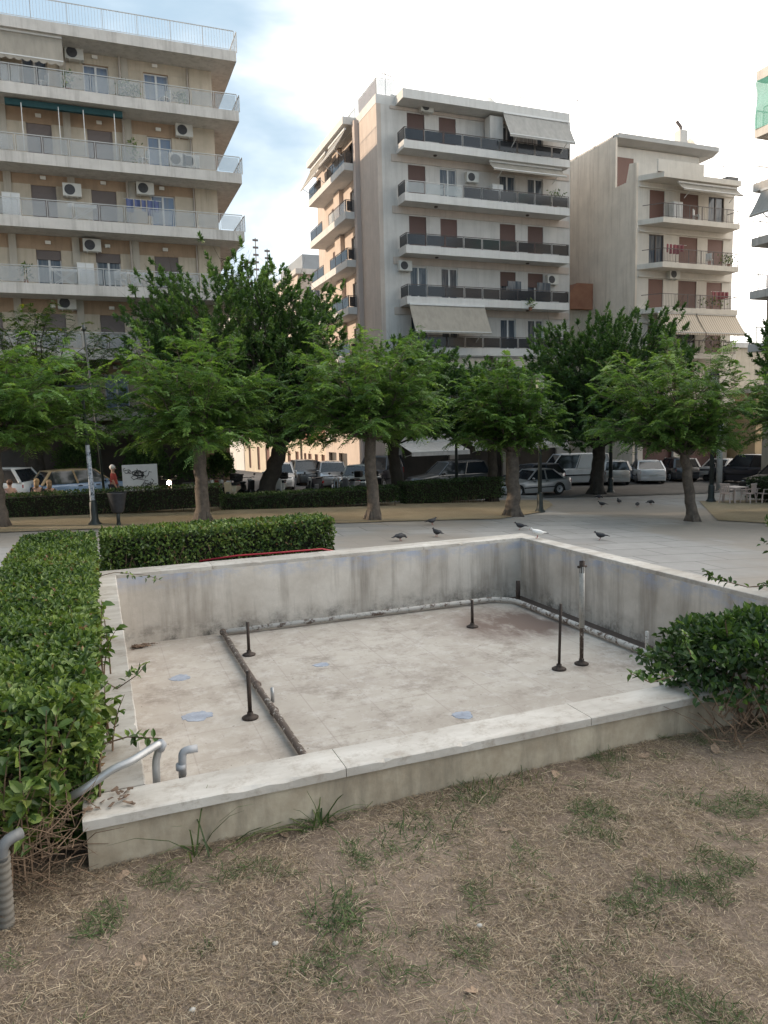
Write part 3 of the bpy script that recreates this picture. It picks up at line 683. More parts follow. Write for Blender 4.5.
# tufts that stand out
TUFT = leaf_mat('tuft_blade', [(0., (.030, .055, .016)), (.6, (.055, .10, .026)), (1., (.13, .16, .06))], .3, .5)
def tuft(label, x, y, n, L, spread=.10, lie=(.5, 1.2), wdt=.006, seedg='grass tufts on the dry lawn'):
    t = thing('grass_tuft', label, 'grass tuft', (x, y, zlawn(x, y)), 0, seedg)
    a = rng.uniform(0, 2*PI, n); el = rng.uniform(*lie, n); D = np.stack([np.cos(a)*np.cos(el), np.sin(a)*np.cos(el), np.sin(el)], 1)
    rr_ = spread*np.sqrt(rng.random(n)); b = rng.uniform(0, 2*PI, n); B = np.stack([np.cos(b)*rr_, np.sin(b)*rr_, np.full(n, -.01)], 1)
    l = L*(.5+.8*rng.random(n)); S = unit(np.cross(D, np.array([0, 0, 1.])))*(wdt*.5); dr = np.array([0, 0, -1.])
    P = [B + D*(l*f)[:, None] + dr*(l*f*f*.45)[:, None] for f in (0, .35, .7, 1.)]
    for p in P[1:]: p[:, 2] = np.maximum(p[:, 2], .004)
    V = np.concatenate([np.stack([P[i]-S*(1-.28*i), P[i]+S*(1-.28*i), P[i+1]+S*(1-.28*(i+1)), P[i+1]-S*(1-.28*(i+1))], 1) for i in range(3)], 0)
    link('blades', quads_mesh('blades', V, np.tile(rng.random(n), 3)), TUFT, t)
tuft('densest green grass tuft lying alone in the middle of the dry lawn', .79, 2.70, 190, .15, .12, (.15, 1.0))
tuft('spreading grass tuft below the seam of the front coping', 1.32, 3.08, 170, .13, .2, (.3, 1.2))
tuft('long bladed grass against the front wall near its left end', .36, 3.37, 24, .46, .09, (.3, 1.35), .010)
tuft('long grass blade tuft against the front wall left of the coping seam', .92, 3.37, 20, .44, .05, (.3, 1.35), .011)
tuft('upright grass against the middle of the front wall', 2.1, 3.36, 70, .15, .2, (.6, 1.4))
tuft('low flat grass patch on the lawn in front of the bush', 2.75, 2.90, 90, .09, .16, (.15, .9))
tuft('small grass tuft at the bottom of the lawn left of centre', .55, 2.45, 60, .07, .07, (.3, 1.2))
tuft('ragged grass tuft on the lawn right of the densest tuft', 1.6, 2.55, 80, .08, .16, (.3, 1.2))
tuft('pale grass tuft near the bottom right of the lawn', 1.95, 2.15, 110, .08, .22, (.3, 1.2))
tuft('tiny grass sprig on bare soil below the left end of the wall', .27, 2.72, 46, .07, .05, (.4, 1.3))
tuft('wide grass patch at the bottom edge of the lawn', 1.55, 1.85, 150, .07, .3, (.3, 1.2))
tuft('thin spreading grass under the front wall just right of the coping seam', 1.55, 3.2, 90, .11, .2, (.3, 1.2)); tuft('ragged grass at the foot of the front wall under the second coping slab', 1.85, 3.33, 60, .12, .12, (.4, 1.3)); tuft('sparse grass between the densest tuft and the front wall', 1.05, 2.95, 70, .10, .16, (.25, 1.1)); tuft('small grass sprig right of the middle of the lawn', 2.2, 2.75, 50, .07, .12, (.3, 1.2))
# dead leaves
M_dead = mat('dead_leaf', (.27, .19, .13), .8, .3, 30)
def dead_leaf(label, x, y, s, rz, z=None):
    n = 12; mb = MB(); vs = [(0, 0, .012)]
    for k in range(n):
        a = 2*PI*k/n; r_ = s*(.5+.1*math.cos(2*a)+rnd.uniform(-.06, .06)); vs.append((r_*math.cos(a), r_*.75*math.sin(a), .006+.012*rnd.random()))
    mb.add(vs, [(0, k+1, (k+1) % n+1) for k in range(n)])
    o = mb.build('dead_leaf', M_dead); o.location = (x, y, zlawn(x, y) if z is None else z); o.rotation_euler = (rnd.uniform(-.2, .2), rnd.uniform(-.2, .2), rz)
    sm = o.modifiers.new('thickness', 'SOLIDIFY'); sm.thickness = .0015
    tag(o, label, 'leaf', 'dead leaves on the lawn')
dead_leaf('pinkish dead leaf on the soil below the left end of the front wall', -.02, 3.33, .06, .4)
dead_leaf('curled dead leaf beside the upright grass at the front wall', 2.3, 3.33, .07, 1.2)
dead_leaf('dead leaf against the front wall beside the long blade tuft', .74, 3.38, .05, 2.2)
dead_leaf('dead leaf under the right bush', 3.35, 3.2, .08, .9)
dead_leaf('grey dead leaf under the right bush close to the wall', 2.9, 3.3, .06, 2.9)
dead_leaf('brown dead leaf near the lower left corner of the lawn', .03, 2.72, .07, 1.7)
dead_leaf('pale dead leaf right of the spreading tuft', 1.75, 2.95, .05, 2.5)
dead_leaf('flat dead leaf on the bottom middle of the lawn', 1.1, 2.1, .05, .2)
M_stone = mat('pebble', (.42, .40, .37), .8, .2, 20)
for i, (x, y) in enumerate([(.52, 2.62), (.18, 2.42), (1.3, 2.4)]):
    o = MB().ball((0, 0, .006), .011, 8, (1.2, .9, .7)).build('pebble', M_stone, smooth=True); o.location = (x, y, zlawn(x, y))
    tag(o, ['pale pebble on bare soil left of the densest tuft', 'pale pebble near the lower left of the lawn', 'pale pebble below and right of the densest tuft'][i], 'pebble', 'pebbles')
mb = MB()
for _ in range(70):
    x, y = .25+abs(rnd.gauss(0, .12)), 9.38-abs(rnd.gauss(0, .05)); a = rnd.uniform(0, PI)
    mb.obox((x, y, FL+.012+rnd.random()*.02), (.05, .02, .003), Matrix.Rotation(a, 3, 'Z') @ Matrix.Rotation(rnd.uniform(-.5, .5), 3, 'X'))
for _ in range(26):
    x, y = rnd.uniform(-.165, .06), 3.55+rnd.gauss(0, .05); y = max(3.44, min(3.8, y)); mb.obox((x, y, T+.06+rnd.random()*.03), (rnd.uniform(.02, .045), .013, .002), Matrix.Rotation(rnd.uniform(0, PI), 3, 'Z') @ Matrix.Rotation(rnd.uniform(-.5, .5), 3, 'X'))
o = mb.build('leaf_litter', mat('brown_litter', (.15, .10, .07), .9, .4, 20)); o['kind'] = 'stuff'

# ================================================================ trees
CR = np.array([math.cos(yaw), -math.sin(yaw), 0])
def pinnate(P, D, L, k, l, m_pairs, ll, lw, droop=.5, up=.2, simple=False):
    """sprays: origins P, directions D, lengths L; k compound leaves each, of m_pairs leaflet pairs"""
    n = len(P); U = np.array([0, 0, 1.]); S = unit(np.cross(D, U)+1e-6); q = (np.arange(k)+.5)/k; side = np.where(np.arange(k) % 2, 1., -1.)
    B = P[:, None]+D[:, None]*(L[:, None]*q)[..., None]; B[..., 2] -= droop*(L[:, None]*q**2)*.5
    T = np.repeat(D[:, None], k, 1).copy(); T[..., 2] -= droop*q*1.0
    LD = unit(T*(.55+.5*q[None, :, None]) + S[:, None]*side[None, :, None]*(1.1-.6*q[None, :, None]) + rng.normal(0, .25, (n, k, 3)) + np.array([0, 0, up-.25]))
    B = B.reshape(-1, 3); LD = LD.reshape(-1, 3); N = len(B); ln = l*(.7+.5*rng.random(N))
    if simple:
        Nn = unit(rng.normal(0, .6, (N, 3))+np.array([0, 0, .8])); sh = np.repeat(rng.random(n), k)
        return leaf_quads(B, LD, Nn, ln, ln*.42, .15), np.clip(.55*sh+.45*rng.random(N), 0, 1)
    Nm = unit(U + rng.normal(0, .35, (N, 3))); S2 = unit(np.cross(LD, Nm)); qs = (np.arange(m_pairs)+.6)/m_pairs
    out = []
    for s in (-1., 1.):
        b = B[:, None]+LD[:, None]*(ln[:, None]*qs)[..., None]; b[..., 2] -= .35*ln[:, None]*qs**2
        d = unit(LD[:, None]*.45+S2[:, None]*s+np.array([0, 0, -.15])+rng.normal(0, .12, (N, m_pairs, 3)))
        nn = np.repeat(Nm[:, None], m_pairs, 1)
        b, d, nn = b.reshape(-1, 3), d.reshape(-1, 3), nn.reshape(-1, 3); M_ = len(b)
        out.append(leaf_quads(b, d, nn, ll*(.8+.4*rng.random(M_)), lw*(.8+.4*rng.random(M_)), .1))
    sh = np.repeat(np.clip(rng.random(n)*.5, 0, 1), k); r_ = np.repeat(sh+.45*rng.random(N), m_pairs)
    return np.concatenate(out, 0), np.tile(np.clip(r_, 0, 1), 2)

def fronds(P, D, L, pairs, ll, lw, droop):
    """long drooping shoots with two ranks of broad leaves"""
    n = len(P); q = (np.arange(pairs)+.4)/pairs; S = unit(np.cross(D, np.array([0, 0, 1.]))+1e-6)
    B = P[:, None]+D[:, None]*(L[:, None]*q)[..., None]; B[..., 2] -= droop[:, None]*L[:, None]*q**2
    T = np.repeat(D[:, None], pairs, 1).copy(); T[..., 2] -= 2*droop[:, None]*q; T = unit(T); out = []
    N0 = unit(np.array([0, 0, 1.])+rng.normal(0, .25, (n, 3))); N0 = np.repeat(N0[:, None], pairs, 1)
    for s in (-1., 1.):
        d = unit(T*.55+S[:, None]*s+np.array([0, 0, -.18])+rng.normal(0, .16, (n, pairs, 3))); k = n*pairs; sc = np.tile(1-.45*np.abs(q-.4)*1.2, n)
        out.append(leaf_quads(B.reshape(-1, 3), d.reshape(-1, 3), (N0+rng.normal(0, .15, (n, pairs, 3))).reshape(-1, 3), ll*sc*(.8+.4*rng.random(k)), lw*sc*(.8+.4*rng.random(k)), .12))
    r_ = np.repeat(.25+.5*rng.random(n), pairs)+.25*np.tile(q, n)*rng.random(n*pairs)
    return np.concatenate(out, 0), np.tile(np.clip(r_, 0, 1), 2)
def plumes(P, D, L, k, l, w_):
    """short upright shoots with leaves all round"""
    n = len(P); q = (np.arange(k)+.3)/k; B = P[:, None]+D[:, None]*(L[:, None]*q)[..., None]
    Rr = unit(rng.normal(0, 1, (n, k, 3))); LD = unit(D[:, None]*(.5+.5*q[None, :, None])+Rr*(1.05-.5*q[None, :, None])); m_ = n*k
    N = unit(np.repeat(D[:, None], k, 1)*.5+rng.normal(0, .4, (n, k, 3))+np.array([0, 0, .5]))
    sc = np.tile(1-.35*q, n)
    V = leaf_quads(B.reshape(-1, 3), LD.reshape(-1, 3), N.reshape(-1, 3), l*sc*(.7+.6*rng.random(m_)), w_*sc*(.7+.6*rng.random(m_)), .15)
    return V, np.clip(np.repeat(rng.random(n)*.45, k)+.3*np.tile(q, n)+.25*rng.random(m_), 0, 1)

def limb_path(p0, p1, sag, k=7, wob=.06):
    p0, p1 = Vector(p0), Vector(p1); L = (p1-p0).length; out = []
    for i in range(k+1):
        t = i/k; p = p0.lerp(p1, t); p.z += sag*L*4*t*(1-t)*.5
        if 0 < i < k: p += Vector((rnd.uniform(-1, 1), rnd.uniform(-1, 1), rnd.uniform(-1, 1)))*wob*L*.35
        out.append(p)
    return out

def tree(name, label, x, y, trunk_top, rt, c_off, crown, ztop, zbot, m_leaf, m_bark, n_br=34, spr=14, group='trees round the square', feathery=True, lean=(0., 0.), dens=1., ll=.095, lw=.056, forks=1, seed=0, shape=1.):
    """crown: lateral radius; the boughs leave the trunk head and carry leafy sprays out to the crown's uneven edge"""
    global rnd
    rnd = random.Random(seed+100); r_ = np.random.default_rng(seed+5)
    z0 = zg(x, y); t = thing(name, label, 'tree', (x, y, z0), 0, group)
    tx, ty = x+lean[0], y+lean[1]; mb = MB()
    path = limb_path((x, y, z0-.15), (tx, ty, trunk_top), 0, 9, .05)
    rad = [rt*(1.38 if i == 0 else 1.16 if i == 1 else 1.0-.16*i/9) for i in range(10)]
    mb.tube(path, rad, 14)
    for k in range(5):
        a = 2*PI*k/5+.3; mb.tube([(x+math.cos(a)*rt*.7, y+math.sin(a)*rt*.7, z0+.35), (x+math.cos(a)*rt*1.5, y+math.sin(a)*rt*1.5, z0-.05)], [rt*.3, rt*.25], 7)
    mb.build('trunk', m_bark, t, True, world=True)
    mb = MB(); P = []; D = []; L = []
    cx, cy = x+c_off*CR[0]+lean[0]*.3, y+c_off*CR[1]+lean[1]*.3; H = ztop-zbot; zc = zbot+H*.42
    head = Vector((tx, ty, trunk_top-.15))
    for b in range(n_br):
        az = 2*PI*(b*.381966)+rnd.uniform(-.3, .3); e = math.asin(min(1, max(-.55, -.42+1.44*(b+.5)/n_br+rnd.uniform(-.14, .14)))); ce, se = math.cos(e)**(.62 if feathery else .38), (1 if e > 0 else -1)*abs(math.sin(e))**(.85 if feathery else .7)
        k = .97+(.24 if feathery else .12)*noise.noise((math.cos(az)*1.7, math.sin(az)*1.7, e*2+seed))+(rnd.uniform(-.14, .12) if feathery else rnd.uniform(-.10, .04))
        end = Vector((cx+math.cos(az)*ce*crown*k, cy+math.sin(az)*ce*crown*k*shape, zc+(se*(ztop-zc) if e > 0 else se*(zc-zbot)*1.25)*k))
        pa = limb_path(head, end, .18, 7, .09); r0_ = rt*.24*rnd.uniform(.6, 1.)
        mb.tube(pa, [r0_*(1-i/7)**1.4+.005 for i in range(8)], 6)
        for s in range(spr):
            f = (.18 if feathery else .36)+(.82 if feathery else .64)*(s+rnd.random())/spr; f = min(f, 1. if feathery else .94); i = min(6, int(f*7)); p = pa[i].lerp(pa[i+1], f*7-i); ax = (pa[i+1]-pa[i]).normalized()
            sd = ax.cross(Vector((0,0,1))).normalized()*rnd.choice((-1, 1))
            d = ax*rnd.uniform(.2, 1.1)+sd*rnd.uniform(.2, 1.)*(1 if f < .95 else .3)+Vector((rnd.uniform(-.3, .3), rnd.uniform(-.3, .3), rnd.uniform(-.15, .55) if feathery else rnd.uniform(.1, 1.1)))
            p = p+Vector((rnd.uniform(-1.6, 1.6), rnd.uniform(-1.6, 1.6), rnd.uniform(-1.3, 1.)))*crown*(.06 if feathery else .12)
            d.normalize(); P.append(p); D.append(d); L.append(crown*rnd.uniform(.16, .34))
            if s % 2 == 0: mb.tube([pa[i].lerp(pa[i+1], f*7-i), p, p+d*L[-1]*.8], [.010, .007, .003], 4)
    mb.build('branches', m_bark, t, True, world=True)
    P = np.array(P); D = np.array(D); L = np.array(L)
    if feathery:
        h = rng.random(len(P)) < .5
        V1, q1 = pinnate(P[h], D[h], L[h], 10, .25*crown/2.6, 5, ll*.9, lw*.9, .65, .15)
        Df = D[~h].copy(); Df[:, 2] = Df[:, 2]*.6+.15; Df = unit(Df); Lf = .55+.65*rng.random(len(Df))
        V2, q2 = fronds(P[~h], Df, Lf, 12, .17, .115, .22+.5*rng.random(len(Df))); V, q = np.concatenate([V1, V2]), np.concatenate([q1*.8, q2])
    else:
        D = unit(D*.7+unit(P-np.array([cx, cy, zc-.5]))*.7+np.array([0, 0, .25])); V, q = plumes(P, D, .24+.26*rng.random(len(P)), 46, .225, .09)
    link('crown', quads_mesh('crown', V, q), m_leaf, t, world=True)
    return t
LB, DB = M_bark, M_barkd
tree('locust_tree', 'small locust tree at the left picture edge with its trunk half cut off', -3.09, 27.0, 1.6, .2, 1.0, 2.7, 4.9, 1.0, M_light, LB, 44, 20, seed=1)
tree('locust_tree', 'locust tree with drooping shoots in front of the white graffiti board', 3.39, 26.6, 1.55, .25, -.1, 2.75, 5.2, .7, M_light, LB, 46, 21, seed=2)
tree('locust_tree', 'locust tree with a pale straight trunk behind the basin in the middle', 9.4, 25.27, 1.6, .24, -.3, 2.75, 5.4, .9, M_light, LB, 48, 21, seed=3)
tree('locust_tree', 'smaller locust tree with swollen foot in front of the silver sedan', 15.3, 25.1, .85, .29, -.25, 1.95, 4.4, .75, M_light, LB, 44, 20, seed=4)
tree('locust_tree', 'locust tree with leaning trunk beside the plastic chairs', 21.18, 21.66, .65, .21, -.95, 2.75, 4.6, .5, M_light, LB, 48, 21, lean=(-.35, .1), seed=5)
tree('locust_tree', 'locust tree at the right picture edge, only its left boughs showing', 24.9, 19.6, 1.4, .24, .2, 2.5, 4.6, .6, M_light, LB, 42, 19, seed=6)
tree('dark_tree', 'biggest tree, dense dark crown on a leaning trunk before the street corner', 7.2, 34.4, 1.2, .42, -1.3, 5.0, 9.6, 1.0, M_dark, DB, 112, 30, feathery=False, lean=(1.0, -.2), seed=7)
tree('feathery_tree', 'yellow tinged feathery tree standing behind the left edge tree', -2.7, 36.3, 2.0, .45, .6, 3.3, 7.4, 1.3, M_mid, DB, 52, 20, lean=(.1, 0), seed=8)
tree('dark_tree', 'dark tree with twin trunk behind the middle locust tree', 13.7, 33.0, 1.2, .32, .3, 3.2, 6.0, .9, M_dark, DB, 68, 24, feathery=False, lean=(-.3, 0), seed=9)
tree('dark_tree', 'slim dark tree at the right end of the second low hedge', 17.75, 31.0, 1.2, .25, .3, 2.1, 4.8, .9, M_dark, DB, 40, 18, feathery=False, seed=10)
tree('dark_tree', 'broad dark tree shading the white van', 25.1, 32.6, .6, .38, .4, 4.4, 7.5, .1, M_dark, DB, 92, 28, feathery=False, lean=(.2, 0), seed=11)
tree('dark_tree', 'dark tall tree behind the right edge locust', 31.2, 24.0, 1.6, .3, .1, 3.1, 7.2, .4, M_dark, DB, 54, 24, feathery=False, seed=12)
rnd = random.Random(5)

# far hedges and shrubs along the street
def far_hedge(label, x0, x1, y0, y1, h, n):
    xm = (x0+x1)/2; z0 = min(zg(x0, y0), zg(x1, y0)); zt = zg(xm, y0)+h
    t = box_hedge('clipped_hedge', label, (x0, x1, y0, y1, z0, zt), n, .085, .05, M_hedge2, 'hedges', .09, False, .12, True, bald=.22)
    return t
far_hedge('long dark clipped hedge between the parked motorcycles and the dry verge', -14, 4.6, 29.6, 30.5, .80, 12000)
far_hedge('dark clipped hedge running behind the middle locust trunk', 4.62, 12.4, 30.0, 30.9, .74, 8000)
far_hedge('shorter dark clipped hedge in front of the grey people carrier', 13.0, 18.2, 30.6, 31.5, 1.1, 7000)
far_hedge('block of clipped hedge beside the plastic chairs', 28.9, 32.5, 24.6, 26.2, 1.15, 5000)
for lb, x, y, r_, h in [('pale green shrub before the shop awning of the beige block', 2.2, 37.4, 1.15, 1.35), ('green shrub between the blue and white car and the white board', -.9, 37.6, .95, 1.5), ('round shrub right of the glowing headlamp', 4.3, 37.2, .8, 1.25), ('dark shrub left of the street corner tree', 5.9, 38.0, .7, 1.2)]:
    z0 = zg(x, y); bush('round_shrub', lb, (x, y, z0+h), (r_, r_*.8, h*.85), 2600, .13, .06, M_dark, x, 8, 'shrub', 'shrubs along the shopfronts', zb=z0)
# ================================================================ buildings
class Fac:
    """a facade frame: u along the wall, o outwards, z up"""
    def __init__(s, kind, at): s.k = kind; s.a = at          # 'S' looks to -y, 'W' looks to -x
    def box(s, mb, u0, u1, o0, o1, z0, z1):
        if s.k == 'S': mb.box(u0, u1, s.a-o1, s.a-o0, z0, z1)
        elif s.k == 'W': mb.box(s.a-o1, s.a-o0, u0, u1, z0, z1)
        return mb
    def pt(s, u, o, z): return (u, s.a-o, z) if s.k == 'S' else (s.a-o, u, z)
    def quad(s, mb, a): mb.add([s.pt(*p) for p in a], [(0, 1, 2, 3)])
    def wall(s, mb, u0, u1, z0, z1, ops, depth=.16):
        """wall face with real openings and their reveals"""
        us = sorted({u0, u1, *[v for o in ops for v in o[:2]]}); zs = sorted({z0, z1, *[v for o in ops for v in o[2:4]]})
        us = [v for v in us if u0 <= v <= u1]; zs = [v for v in zs if z0 <= v <= z1]
        for a, b in zip(us, us[1:]):
            for c, d in zip(zs, zs[1:]):
                m = ((a+b)/2, (c+d)/2)
                if any(o[0] < m[0] < o[1] and o[2] < m[1] < o[3] for o in ops): continue
                s.quad(mb, [(a, 0, c), (b, 0, c), (b, 0, d), (a, 0, d)])
        for o in ops:
            a, b, c, d = o[:4]
            for q in ([(a,0,c),(a,0,d),(a,-depth,d),(a,-depth,c)], [(b,0,c),(b,0,d),(b,-depth,d),(b,-depth,c)], [(a,0,d),(b,0,d),(b,-depth,d),(a,-depth,d)], [(a,0,c),(b,0,c),(b,-depth,c),(a,-depth,c)]): s.quad(mb, q)

def pane_material(name, c, rough=.08):
    m, nt, b, out = new_mat(name); oi = nd(nt, 'ShaderNodeObjectInfo')
    cc = mixc(nt, oi.outputs['Random'], [k*.6 for k in c], [k*1.5 for k in c]); P = coords(nt, 'pos')
    # net curtains hang behind part of the pane
    cu = ramp(nt, tex_noise(nt, mapping(nt, P, (6, 6, .4)), 1.3, 3), [(.45, 0.), (.6, .5)])
    cc = mixc(nt, cu, cc, (.25, .25, .25)); nt.links.new(cc, b.inputs['Base Color']); b.inputs['Roughness'].default_value = rough; return m
M_pane = pane_material('window_pane', (.05, .065, .085)); M_paneb = pane_material('blue_window_pane', (.16, .21, .30))
M_frw = mat('white_frame', (.62, .62, .61), .5, .06, 4); M_frd = mat('dark_frame', (.06, .045, .04), .5, .2, 4)
def shutter_material(name, c):
    m, nt, b, out = new_mat(name); P = coords(nt, 'pos'); wv = nd(nt, 'ShaderNodeTexWave', bands_direction='Z'); wv.inputs['Scale'].default_value = 5.5
    nt.links.new(P, wv.inputs[0]); n = tex_noise(nt, P, .8, 3); cc = mixc(nt, ramp(nt, wv.outputs[1], [(.0, .6), (.4, 0.)]), c, [k*.5 for k in c]); oi = nd(nt, 'ShaderNodeObjectInfo')
    cc = mixc(nt, 1., cc, ramp(nt, oi.outputs['Random'], [(0, .8), (1, 1.15)]), 'MULTIPLY'); nt.links.new(cc, b.inputs['Base Color']); b.inputs['Roughness'].default_value = .6
    bump(nt, b, wv.outputs[1], .5, .02); return m
M_shm = shutter_material('mauve_shutter', (.20, .165, .155)); M_shr = shutter_material('maroon_shutter', (.135, .078, .066)); M_shd = shutter_material('red_brown_door', (.165, .085, .066))
M_ac = mat('ac_casing', (.56, .55, .51), .5, .1, 3); M_acf = mat('ac_fan', (.05, .05, .055), .6, .3, 9)
M_lampw = mat('lamp_cover', (.75, .73, .68), .3, .05, 4)

def window(bld, F, u0, u1, z0, z1, style='pane', frac=1., fr=None, sh=None, pane=None, rec=.10):
    mb = MB(); t = .055
    for b in ((u0, u0+t, z0, z1), (u1-t, u1, z0, z1), (u0+t, u1-t, z1-t, z1), (u0+t, u1-t, z0, z0+t)): F.box(mb, b[0], b[1], -rec-.05, -rec+.02, b[2], b[3])
    um = (u0+u1)/2
    F.box(mb, um-.05, um+.05, -rec-.04, -rec+.03, z0+t, z1-t)
    w_ = mb.build('window', fr or M_frw, bld, world=True)
    F.box(MB(), u0+t, u1-t, -rec-.035, -rec-.02, z0+t, z1-t).build('pane', pane or M_pane, w_)
    if style == 'shutter':
        p = MB(); F.box(p, u0+.01, u1-.01, -rec+.032, -rec+.06, z1-(z1-z0)*frac, z1-.005); p.build('shutter', sh or M_shm, w_)
    return w_
def ac_unit(bld, F, u, o, z, w=.86, h=.62, d=.34):
    mb = MB(); F.box(mb, u-w/2, u+w/2, o, o+d, z-h/2, z+h/2); F.box(mb, u-w*.3, u-w*.25, o-.02, o+d, z-h/2-.06, z-h/2); F.box(mb, u+w*.25, u+w*.3, o-.02, o+d, z-h/2-.06, z-h/2)
    a = mb.build('air_conditioner', M_ac, bld, bev=.02, world=True)
    mb = MB(); c = F.pt(u-w*.12, o+d+.004, z); n = 18
    vs = [c]+[F.pt(u-w*.12+.25*math.cos(2*PI*k/n), o+d+.004, z+.25*math.sin(2*PI*k/n)) for k in range(n)]
    mb.add(vs, [(0, k+1, (k+1) % n+1) for k in range(n)]); mb.build('fan_grille', M_acf, a)
def wall_lamp(bld, F, u, o, z): F.box(MB(), u-.13, u+.13, o, o+.12, z-.08, z+.08).build('wall_lamp', M_lampw, bld, bev=.02, world=True)
def railing(parent, F, u0, u1, o, z0, h, m, glass=None, step=1.2, ends=0., r=.022, bars=0, name='railing'):
    """posts and a handrail; optional glass sheets or upright bars between"""
    mb = MB(); n = max(1, int(round((u1-u0)/step)))
    segs = [((u0, o), (u1, o))] + ([((u0, o), (u0, o-ends)), ((u1, o), (u1, o-ends))] if ends else [])
    for (a, oa), (b, ob) in segs:
        mb.bar(F.pt(a, oa, z0+h), F.pt(b, ob, z0+h), r*2, r*1.6)
        k = n if a != b else max(1, int(ends/step))
        for i in range(k+1):
            t = i/k; p = (a+(b-a)*t, oa+(ob-oa)*t); mb.bar(F.pt(*p, z0), F.pt(*p, z0+h), r*1.4)
        if bars:
            L = abs(b-a)+abs(ob-oa); q = int(L/bars); mb.bar(F.pt(a, oa, z0+.08), F.pt(b, ob, z0+.08), r)
            for i in range(1, q):
                t = i/q; p = (a+(b-a)*t, oa+(ob-oa)*t); mb.bar(F.pt(*p, z0+.08), F.pt(*p, z0+h), .012)
    ra = mb.build(name, m, parent)
    if glass:
        g = MB()
        for (a, oa), (b, ob) in segs:
            k = n if a != b else 1
            for i in range(k):
                e = .06 if a != b else 0
                p = [(a+(b-a)*i/k+e, oa+(ob-oa)*i/k), (a+(b-a)*(i+1)/k-e, oa+(ob-oa)*(i+1)/k)]
                q0, q1 = F.pt(*p[0], z0+.06), F.pt(*p[1], z0+.06); z1 = z0+h-.06; dz = .012
                d = (Vector(q1)-Vector(q0)); nn = Vector((-d.y, d.x, 0)).normalized()*dz/2
                mb2 = [Vector(q0)+nn, Vector(q1)+nn, Vector(q1)-nn, Vector(q0)-nn]
                g.add([(v.x, v.y, z0+.06) for v in mb2]+[(v.x, v.y, z1) for v in mb2], [(0,3,2,1),(4,5,6,7),(0,1,5,4),(1,2,6,5),(2,3,7,6),(3,0,4,7)])
        g.build('railing_panel', glass, parent)
    return ra
def awning(bld, F, u0, u1, z1, o1, z0, o0, m, arms=True, valance=.18, scallop=False, sag=.05, sides=False):
    """fabric from the housing (z1,o1) down to the front bar (z0,o0)"""
    n = 10; k = max(6, int((u1-u0)/.35)); mb = MB(); top = []; bot = []
    for i in range(n+1):
        t = i/n; row = []
        for j in range(k+1):
            s = j/k; row.append((u0+(u1-u0)*s, o1+(o0-o1)*t, z1+(z0-z1)*t-sag*4*t*(1-t)+.012*math.sin(s*k*1.9)))
        top.append(row)
    vs = [F.pt(*p) for row in top for p in row]; W_ = k+1
    fs = [(i*W_+j, i*W_+j+1, (i+1)*W_+j+1, (i+1)*W_+j) for i in range(n) for j in range(k)]
    mb.add(vs, fs)
    if valance:
        kk = k*4 if scallop else k
        a = [F.pt(u0+(u1-u0)*j/kk, o0+.004, z0) for j in range(kk+1)]; b = [F.pt(u0+(u1-u0)*j/kk, o0+.01, z0-valance*(.55+.45*abs(math.sin(PI*j/4)) if scallop else 1)) for j in range(kk+1)]
        mb.add(a+b, [(j, j+1, kk+2+j, kk+1+j) for j in range(kk)])
    if sides:
        for u in (u0, u1): mb.add([F.pt(u, o1, z1), F.pt(u, o0, z0), F.pt(u, o1*.3+o0*.7, z0), F.pt(u, o1, z0+.2)], [(0, 1, 2, 3)])
    a = mb.build('awning', m, bld, world=True); sm = a.modifiers.new('thickness', 'SOLIDIFY'); sm.thickness = .006
    mb = MB(); mb.bar(F.pt(u0, o0, z0), F.pt(u1, o0, z0), .05); F.box(mb, u0, u1, o1-.06, o1+.06, z1, z1+.12)
    if arms:
        for u in (u0+(u1-u0)*.12, u0+(u1-u0)*.88): mb.bar(F.pt(u, o1-.05, z1-.9 if z1-z0 < .8 else z0-.5), F.pt(u, o0, z0), .035)
    mb.build('awning_frame', M_frw, a); return a
def cloth(name, c):
    m, nt, b, out = new_mat(name); P = coords(nt, 'pos'); n = tex_noise(nt, mapping(nt, P, (1.5, 1.5, .3)), 2.5, 5, .6)
    cc = mixc(nt, ramp(nt, n, [(.35, 0.), (.7, 1.)]), [k*.8 for k in c], c); nt.links.new(cc, b.inputs['Base Color']); b.inputs['Roughness'].default_value = .9
    t = nd(nt, 'ShaderNodeBsdfTranslucent'); nt.links.new(cc, t.inputs[0]); mx = nd(nt, 'ShaderNodeMixShader'); mx.inputs[0].default_value = .3
    nt.links.new(b.outputs[0], mx.inputs[1]); nt.links.new(t.outputs[0], mx.inputs[2]); nt.links.new(mx.outputs[0], out.inputs[0]); return m
M_awn = cloth('beige_awning', (.46, .42, .36)); M_awnw = cloth('white_awning', (.72, .71, .69)); M_awnt = cloth('teal_awning', (.04, .11, .12)); M_awng = cloth('grey_awning', (.50, .48, .45))
M_iron = mat('iron_rail', (.12, .10, .095), .6, .3, 6); M_alu = mat('pale_rail', (.46, .45, .43), .45, .1, 5, metal=.3)
M_ochre = mat('ochre_band', (.36, .255, .172), .85, .12, 1.2, streak=.5, grime=(.16, .12, .085)); M_cream = mat('cream_panel', (.48, .415, .325), .85, .10, 1.2, streak=.5, grime=(.24, .195, .145))
M_slab = mat('balcony_concrete', (.52, .495, .465), .85, .10, 1.5, streak=.6, grime=(.22, .20, .18)); M_soff = M_slab
M_white = mat('white_render', (.55, .525, .495), .85, .08, 1.2, streak=.5, grime=(.32, .295, .27)); M_pink = mat('pinkish_render', (.50, .425, .37), .85, .08, 1.2, streak=.5, grime=(.32, .265, .23))
M_pier = mat('mauve_pier', (.45, .39, .36), .85, .05, 1., streak=.3, grime=(.30, .26, .24))
